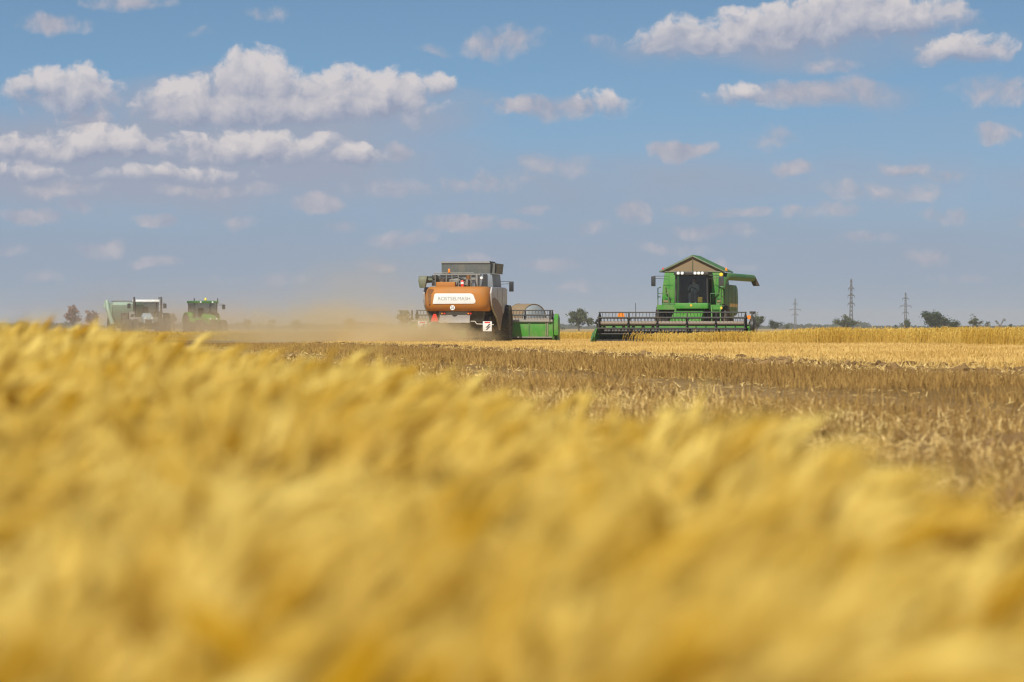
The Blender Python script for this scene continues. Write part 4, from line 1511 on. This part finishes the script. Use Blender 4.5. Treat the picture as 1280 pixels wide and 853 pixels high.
# ------------------------------------------------------------------ tractors on the left
def tractor(px, D, yaw, label, body, roof, rim, hood_mat, stacks, s=1.0, duals=False, beacon_mat=None, cab_w=.95):
    t = thing('tractor', label, 'tractor', (at(px, D), D, 0), yaw, 'tractors in the dust')
    t.scale = (s, s, s)
    m = MB()
    m.box((-.35, -1.2, .75), (.35, 2.0, 1.15))
    m.tube([(-1.0, -.9, .95), (1.0, -.9, .95)], .16, 10)
    m.tube([(-.85, 1.6, .7), (.85, 1.6, .7)], .10, 10)
    m.build('chassis', 'black', t)
    m = MB()
    m.loft([[(-.42, .35, 1.15), (.42, .35, 1.15), (.44, .35, 1.65), (.30, .35, 1.88), (-.30, .35, 1.88), (-.44, .35, 1.65)],
            [(-.40, 1.6, 1.10), (.40, 1.6, 1.10), (.42, 1.6, 1.55), (.28, 1.6, 1.74), (-.28, 1.6, 1.74), (-.42, 1.6, 1.55)],
            [(-.36, 2.2, 1.05), (.36, 2.2, 1.05), (.38, 2.2, 1.42), (.26, 2.2, 1.56), (-.26, 2.2, 1.56), (-.38, 2.2, 1.42)]])
    hd = m.build('hood', hood_mat, t, bevel=.03)
    m = MB().box((-.27, 2.2, 1.08), (.27, 2.225, 1.36))
    m.build('grille', 'black', hd)
    for sg in (-1, 1):
        lamp(hd, 'headlight', (sg * .26, 2.2, 1.45), .07, 'lens')
    cw = cab_w
    m = MB().box((-cw + .05, -1.45, 1.15), (cw - .05, .32, 1.55))
    cb = m.build('cab', body, t, bevel=.03)
    m = MB().box((-cw - .05, -1.55, 2.72), (cw + .05, .45, 2.92))
    rf = m.build('cab_roof', roof, cb, bevel=.06)
    m = MB()
    for sx in (-1, 1):
        for yy, y2 in ((.28, .32), (-1.4, -1.42)):
            m.tube([(sx * (cw - .08), yy, 1.55), (sx * (cw - .06), y2, 2.73)], .05, 6)
    m.build('pillar', 'black', cb)
    for lo_, hi_ in (((-cw + .14, .29, 1.56), (cw - .14, .302, 2.71)), ((-cw + .14, -1.412, 1.56), (cw - .14, -1.4, 2.71)),
                     ((cw - .075, -1.33, 1.56), (cw - .063, .22, 2.71)), ((-cw + .063, -1.33, 1.56), (-cw + .075, .22, 2.71))):
        MB().box(lo_, hi_).build('window', 'glass', cb)
    m = MB()
    m.box((-.25, -.95, 1.56), (.25, -.5, 1.72))
    m.box((-.23, -1.08, 1.70), (.23, -.96, 2.35))
    m.build('driver_seat', 'black', cb, bevel=.03)
    m = MB()
    for k in range(12):
        a0, a1 = 2 * PI * k / 12, 2 * PI * (k + 1) / 12
        m.tube([(.2 * math.cos(a0), -.15, 1.95 + .2 * math.sin(a0)), (.2 * math.cos(a1), -.15, 1.95 + .2 * math.sin(a1))], .02, 5)
    m.tube([(0, .2, 1.6), (0, -.15, 1.95)], .04, 6)
    m.build('steering_wheel', 'black', cb)
    for k in (-.5, .5):
        lamp(rf, 'work_light', (k, .46, 2.80), .07, 'lens')
    if beacon_mat:
        m = MB().lathe([(0, .07), (.05, .10), (.16, .09), (.24, .04)], (0, .2, 2.92), 'z', 12)
        m.build('beacon', beacon_mat, rf)
    for sg in (-1, 1):
        m = MB().tube([(sg * (cw + .0), .3, 2.76), (sg * (cw + .02), .3, 3.12)], [.03, .045], 6)
        m.build('aerial', 'black', rf)
    for (xx, z0, z1) in stacks:
        m = MB().tube([(xx, .48, z0), (xx, .48, z1 - .12), (xx, .40, z1)], [.085, .075, .07], 10)
        m.build('exhaust_pipe', 'black', t)
    mirror_on_arm(t, (cw + .0, .35, 2.66), (cw + .45, .5, 2.42), h=.38, w=.26)
    mirror_on_arm(t, (-cw - .0, .35, 2.66), (-cw - .45, .5, 2.42), h=.38, w=.26)
    for sg in (-1, 1):
        m = MB()
        prof = [(-.9 + 1.06 * math.cos(a), .95 + 1.06 * math.sin(a)) for a in np.linspace(R(15), R(165), 12)]
        prof += [(-.9 + 1.0 * math.cos(a), .95 + 1.0 * math.sin(a)) for a in np.linspace(R(165), R(15), 12)]
        m.prism(prof, 'x', min(sg * .72, sg * 1.32), max(sg * .72, sg * 1.32))
        m.build('mudguard', body, t)
        wheel(t, (sg * 1.02, -.9, .95), .95, .55, rim, 20, side=sg)
        wheel(t, (sg * .98, 1.6, .70), .70, .46, rim, 18, side=sg)
        if duals:
            wheel(t, (sg * 1.64, -.9, .95), .95, .5, rim, 20, side=sg)
            wheel(t, (sg * 1.50, 1.6, .70), .70, .44, rim, 18, side=sg)
    return t


tractor(183, 300, R(190), 'tractor with a white cab roof and tall exhausts pulling the grey green trailer', 'grey', 'white', 'tube', 'pale_blue',
        [(-1.12, 1.3, 3.10), (.98, 2.0, 3.10)], 1.0, True, None, .95)
tractor(256, 300, R(203), 'green tractor with yellow wheel rims and a yellow beacon, in drifting dust', 'green', 'green_dk', 'yellow', 'green',
        [], .97, False, 'yellow_lens', .98)


def grain_cart():
    D = 306.0
    t = thing('grain_trailer', 'tall grey green hopper trailer behind the tractor with the white roof', 'trailer', (at(158, D), D, 0), R(190))
    def ring(hw, y0, y1, z):
        return [(-hw, y0, z), (hw, y0, z), (hw, y1, z), (-hw, y1, z)]
    m = MB().loft([ring(.7, -2.0, 1.0, .85), ring(1.15, -2.7, 1.6, 1.6), ring(1.25, -2.9, 1.9, 2.55), ring(1.15, -2.7, 1.75, 2.75)])
    b = m.build('hopper', 'sage', t, bevel=.05)
    m = MB()
    for yy in (-2.4, -1.2, 0.0, 1.2):
        for sg in (-1, 1):
            m.box((sg * 1.27 - .03, yy - .05, 1.55), (sg * 1.27 + .03, yy + .05, 2.6))
    m.build('hopper_rib', 'sage', b)
    m = MB().tube([(-1.0, -2.6, 2.85), (1.0, -2.6, 2.85), (1.0, 1.7, 2.85), (-1.0, 1.7, 2.85), (-1.0, -2.6, 2.85)], .035, 6)
    m.build('rim_rail', 'grey', b)
    m = MB()
    m.tube([(1.2, 1.4, 1.0), (1.55, 1.2, 2.2), (1.62, .9, 2.86)], [.2, .19, .17], 12)
    m.tube([(1.62, .9, 2.86), (1.75, .9, 2.3)], [.16, .2], 12)
    m.build('unloading_auger', 'sage', t)
    m = MB()
    m.box((-.6, -2.3, .7), (.6, 1.2, .84))
    m.box((-.08, 1.2, .66), (.08, 3.6, .78))
    m.build('chassis', 'black', t)
    for sg in (-1, 1):
        wheel(t, (sg * 1.15, -.6, .85), .85, .6, 'white', 18, side=sg)
    return t


grain_cart()


# ------------------------------------------------------------------ pylons
def pylon(px, D, H, label, arms, wide):
    t = thing('power_pylon', label, 'pylon', (at(px, D), D, 0), 0, 'pylons on the horizon')
    m = MB()
    w0, w1 = wide, .22
    def half(z):
        return w0 + (w1 - w0) * (z / (H * .97)) ** .7
    zs = [H * .97 * k / 12 for k in range(13)]
    for sx, sy in ((1, 1), (1, -1), (-1, -1), (-1, 1)):
        m.tube([(sx * half(z), sy * half(z), z) for z in zs], .13, 4)
    for k in range(12):
        a, b = half(zs[k]), half(zs[k + 1])
        for (p, q) in (((-1, -1), (1, -1)), ((1, -1), (1, 1)), ((1, 1), (-1, 1)), ((-1, 1), (-1, -1))):
            m.tube([(p[0] * a, p[1] * a, zs[k]), (q[0] * b, q[1] * b, zs[k + 1])], .075, 4)
            m.tube([(q[0] * a, q[1] * a, zs[k]), (p[0] * b, p[1] * b, zs[k + 1])], .075, 4)
    m.tube([(0, 0, H * .95), (0, 0, H)], [.14, .06], 6)
    m.build('lattice_mast', 'concrete', t)
    for zf, L in arms:
        z = H * zf
        m = MB()
        for sg in (-1, 1):
            m.tube([(0, 0, z), (sg * L, 0, z)], .14, 4)
            m.tube([(0, 0, z + .9), (sg * L, 0, z)], .08, 4)
            m.tube([(sg * L, 0, z), (sg * L, 0, z - 1.0)], .1, 5)
        m.build('cross_arm', 'concrete', t)


pylon(1064, 1500, 20.2, 'tall dark lattice pylon with short arms rising behind a forked bush', [(.80, 1.1), (.66, 1.3), (.50, 1.3)], .75)
pylon(994, 2400, 19.5, 'distant thin pylon with three arms near the green harvester', [(.80, 1.4), (.62, 3.4), (.46, 2.0)], .8)
pylon(1132, 1950, 19.0, 'thin pylon with one long arm beside the dark bushy tree', [(.82, 1.6), (.62, 2.9), (.44, 1.5)], .8)


# ------------------------------------------------------------------ trees
def tree(name, label, px, top, wpx, D, leaf, seed, n_clump, leaves, limbs=7, group='trees on the horizon', lobes=None, csize=.30, trunk=.16, squash=1.0, bare=0.0):
    r = random.Random(seed)
    H = (410 - top) / 4800.0 * D + CAM_H
    Wd = wpx / 4800.0 * D
    t = thing(name, label, 'tree' if 'tree' in name else 'bush', (at(px, D), D, 0), 0, group)
    m = MB()
    m.tube([(0, 0, -.05), (r.uniform(-.1, .1), 0, H * .18), (r.uniform(-.15, .15), 0, H * .4)], [H * .035, H * .028, H * .02], 7)
    tips = []
    for k in range(limbs):
        a = r.uniform(0, 2 * PI)
        rad = Wd / 2 * r.uniform(.35, .95)
        z1 = H * r.uniform(.42, .93)
        if lobes:
            lx, lz = r.choice(lobes)
            tip = Vector((lx * Wd / 2 + r.uniform(-.1, .1) * Wd, r.uniform(-.3, .3) * Wd, lz * H * r.uniform(.78, .97)))
        else:
            prof = 1.0 - max(0, (z1 / H - .55)) / .5 * .75
            tip = Vector((math.cos(a) * rad * prof, math.sin(a) * rad * prof, z1))
        st = Vector((0, 0, H * r.uniform(.08, .36)))
        mid = st.lerp(tip, .5) + Vector((r.uniform(-.05, .05) * Wd, r.uniform(-.05, .05) * Wd, r.uniform(-.02, .06) * H))
        m.tube([st, mid, tip], [H * .015, H * .010, H * .004], 5)
        tips.append((st, mid, tip))
        for j in range(3):
            q = mid.lerp(tip, r.uniform(.1, .9))
            tw = q + Vector((r.uniform(-1, 1), r.uniform(-1, 1), r.uniform(-.2, 1.1))) * H * .13
            m.tube([q, q.lerp(tw, .5) + Vector((0, 0, .01 * H)), tw], [H * .006, H * .004, H * .002], 4)
            tips.append((q, q.lerp(tw, .5), tw))
    m.build('trunk', 'bark', t)
    g = np.random.default_rng(seed)
    cs, ts = [], []
    for k in range(n_clump):
        st, mid, tip = r.choice(tips)
        f = r.random() ** .6
        c = mid.lerp(tip, f) if r.random() < .8 else st.lerp(mid, .4 + .6 * r.random())
        sig = Wd * .055 * r.uniform(.6, 1.5)
        nn = int(leaves * r.uniform(.5, 1.4))
        p = g.normal(0, 1, (nn, 3)) * sig * np.array([1, 1, .75 * squash]) + np.array(c[:])
        cs.append(p)
        ts.append(np.clip(g.normal(r.uniform(.25, .75), .2, nn), 0, 1))
    p = np.concatenate(cs)
    tt = np.concatenate(ts)
    k = (p[:, 2] > .15)
    p, tt = p[k], tt[k]
    n = len(p)
    d1 = g.normal(0, 1, (n, 3))
    d1 /= np.linalg.norm(d1, axis=1)[:, None]
    d2 = g.normal(0, 1, (n, 3))
    d2 -= d1 * (d1 * d2).sum(1)[:, None]
    d2 /= np.linalg.norm(d2, axis=1)[:, None]
    s_ = csize * g.uniform(.5, 1.2, n)[:, None] * H / 5.0
    Vt = np.stack([p - d1 * s_, p + d2 * s_ * .55, p + d1 * s_, p - d2 * s_ * .55], 1).reshape(-1, 3)
    F = (np.arange(n) * 4)[:, None] + np.arange(4)[None, :]
    o = np_mesh('crown', Vt, F, leaf, np.repeat(tt, 4))
    o.parent = t
    return t


# centre, right of it
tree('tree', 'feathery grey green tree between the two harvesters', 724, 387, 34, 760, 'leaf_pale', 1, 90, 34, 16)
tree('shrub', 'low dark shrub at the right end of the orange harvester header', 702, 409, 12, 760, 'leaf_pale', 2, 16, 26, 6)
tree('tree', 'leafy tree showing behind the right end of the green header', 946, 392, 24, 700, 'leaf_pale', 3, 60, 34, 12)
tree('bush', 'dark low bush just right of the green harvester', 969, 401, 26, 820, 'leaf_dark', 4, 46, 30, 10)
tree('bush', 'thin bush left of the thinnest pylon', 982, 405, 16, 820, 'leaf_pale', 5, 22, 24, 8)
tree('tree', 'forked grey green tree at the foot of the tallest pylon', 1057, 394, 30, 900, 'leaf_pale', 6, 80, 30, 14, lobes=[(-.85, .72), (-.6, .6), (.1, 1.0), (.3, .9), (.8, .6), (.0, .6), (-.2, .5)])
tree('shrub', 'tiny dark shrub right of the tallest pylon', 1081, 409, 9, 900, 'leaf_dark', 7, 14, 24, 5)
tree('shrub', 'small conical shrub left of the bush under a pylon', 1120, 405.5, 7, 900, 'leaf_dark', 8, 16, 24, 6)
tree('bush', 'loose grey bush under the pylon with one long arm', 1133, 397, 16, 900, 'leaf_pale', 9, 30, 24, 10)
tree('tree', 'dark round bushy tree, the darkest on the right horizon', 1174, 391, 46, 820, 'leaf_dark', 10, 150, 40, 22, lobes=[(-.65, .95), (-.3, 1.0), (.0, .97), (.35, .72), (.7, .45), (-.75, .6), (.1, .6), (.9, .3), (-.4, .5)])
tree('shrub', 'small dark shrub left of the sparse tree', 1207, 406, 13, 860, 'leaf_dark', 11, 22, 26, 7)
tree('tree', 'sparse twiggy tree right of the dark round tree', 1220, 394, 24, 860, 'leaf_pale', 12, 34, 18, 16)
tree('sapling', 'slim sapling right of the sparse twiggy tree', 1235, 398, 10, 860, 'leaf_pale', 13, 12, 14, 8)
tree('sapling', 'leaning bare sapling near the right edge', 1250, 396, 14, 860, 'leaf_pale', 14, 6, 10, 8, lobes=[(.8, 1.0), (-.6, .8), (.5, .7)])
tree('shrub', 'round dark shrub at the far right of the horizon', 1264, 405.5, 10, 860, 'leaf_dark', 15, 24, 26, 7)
# left, in the dust
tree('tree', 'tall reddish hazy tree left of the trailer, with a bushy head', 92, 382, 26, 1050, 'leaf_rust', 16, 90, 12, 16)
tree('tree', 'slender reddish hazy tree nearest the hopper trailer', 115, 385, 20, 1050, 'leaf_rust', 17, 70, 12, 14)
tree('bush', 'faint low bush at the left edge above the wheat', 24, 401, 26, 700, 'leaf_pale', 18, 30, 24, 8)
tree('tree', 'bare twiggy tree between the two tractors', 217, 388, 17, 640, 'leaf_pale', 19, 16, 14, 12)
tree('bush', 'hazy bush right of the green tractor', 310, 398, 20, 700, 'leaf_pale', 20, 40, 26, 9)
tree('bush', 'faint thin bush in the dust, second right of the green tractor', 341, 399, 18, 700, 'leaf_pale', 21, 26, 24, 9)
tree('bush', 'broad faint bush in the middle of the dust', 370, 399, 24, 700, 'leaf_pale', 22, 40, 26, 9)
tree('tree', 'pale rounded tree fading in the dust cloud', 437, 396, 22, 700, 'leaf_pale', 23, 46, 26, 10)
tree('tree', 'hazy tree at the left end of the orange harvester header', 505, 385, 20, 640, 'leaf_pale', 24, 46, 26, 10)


def treeline():
    g = np.random.default_rng(77)
    D = 2600.0
    n = 42000
    px = g.uniform(-200, 1480, n)
    prof = 3.0 + 1.6 * np.sin(px * .031) + 1.3 * np.sin(px * .083 + 1) + 1.0 * np.sin(px * .21 + 2) + .8 * np.sin(px * .53)
    prof = np.clip(prof, .6, 7) * np.where((px > 1085), .35, 1.0)
    Hh = prof / 4800 * D + CAM_H
    p = np.stack([(px - 640) / 4800 * D, D + g.uniform(-25, 25, n), Hh * g.uniform(0, 1, n) ** .7], -1)
    d1 = g.normal(0, 1, (n, 3))
    d2 = g.normal(0, 1, (n, 3))
    s_ = .55
    Vt = np.stack([p - d1 * s_, p + d2 * s_, p + d1 * s_, p - d2 * s_], 1).reshape(-1, 3)
    F = (np.arange(n) * 4)[:, None] + np.arange(4)[None, :]
    o = np_mesh('treeline', Vt, F, 'leaf_dark', np.repeat(np.clip(g.normal(.5, .25, n), 0, 1), 4))
    kind(o, 'stuff', 'low dark belt of trees along the horizon', 'trees')


treeline()


# ------------------------------------------------------------------ dust and air
def dust(name, label, c, r, dens, seed, col=(0.95, 0.79, 0.49), nscale=.45, soft=.9):
    m, nt = newmat(name + '_volume')
    g = V(nt, nt.node('ShaderNodeTexCoord').outputs['Object'])      # unit ball coordinates
    sc = nt.vmath('MULTIPLY', g, r)
    n1 = nt.noise(nt.vmath('ADD', sc, (seed * 7.0, seed * 3.0, 0)), nscale, 4, 0.55)
    rad = nt.vmath('LENGTH', g)
    fall = nt.smooth(rad, 1.0, 1.0 - soft)
    n2 = nt.noise(nt.vmath('ADD', sc, (seed * 2.0, 9.0, 4.0)), nscale * 3.2, 4, 0.6)
    d = fall * nt.smooth(n1 * .62 + n2 * .38 + fall * .28, .48, .74) * dens
    pv_ = nt.node('ShaderNodeVolumePrincipled')
    nt.put(pv_.inputs['Color'], col)
    nt.put(pv_.inputs['Density'], d)
    pv_.inputs['Anisotropy'].default_value = 0.15
    finish(nt, pv_.outputs[0], 1)
    o = MB().ball((0, 0, 0), 1.0, 20, 12).build(name, m)
    o.scale = r
    o.location = c
    kind(o, 'stuff', label, 'dust')
    o['category'] = 'dust'
    return o


dust('dust_cloud', 'dense tan dust blown from the back of the orange harvester', (at(526, 179), 178.5, .30), (4.7, 3.4, 1.25), 1.5, 1, nscale=.8)
dust('dust_trail', 'long low trail of tan dust drifting left of the orange harvester', (at(420, 184), 184, .5), (10.5, 6.0, 2.2), .36, 2)
dust('dust_veil', 'thin tall veil of dust rising left of the orange harvester', (at(450, 190), 192, 1.2), (10.5, 7.0, 5.0), .062, 3, nscale=.3)
dust('tractor_dust', 'brown ground dust hanging around the two tractors', (at(225, 282), 282, .5), (12.5, 9.0, 3.2), .15, 4, col=(.86, .70, .46), nscale=.35)
dust('far_dust', 'faint dust haze behind and left of the tractors', (at(190, 320), 325, 1.5), (26.0, 14.0, 5.0), .026, 5, col=(.82, .68, .52), nscale=.2)

hm, hnt = newmat('air')
pvn = hnt.node('ShaderNodeVolumePrincipled')
pvn.inputs['Color'].default_value = (0.86, 0.90, 0.96, 1)
pvn.inputs['Density'].default_value = 1.7e-4
pvn.inputs['Anisotropy'].default_value = 0.2
finish(hnt, pvn.outputs[0], 1)
hz = MB().box((-6200, -6200, -1.5), (6200, 6200, 24)).build('haze', hm, smooth=0)
kind(hz, 'stuff', 'pale summer haze over the whole field', 'haze')
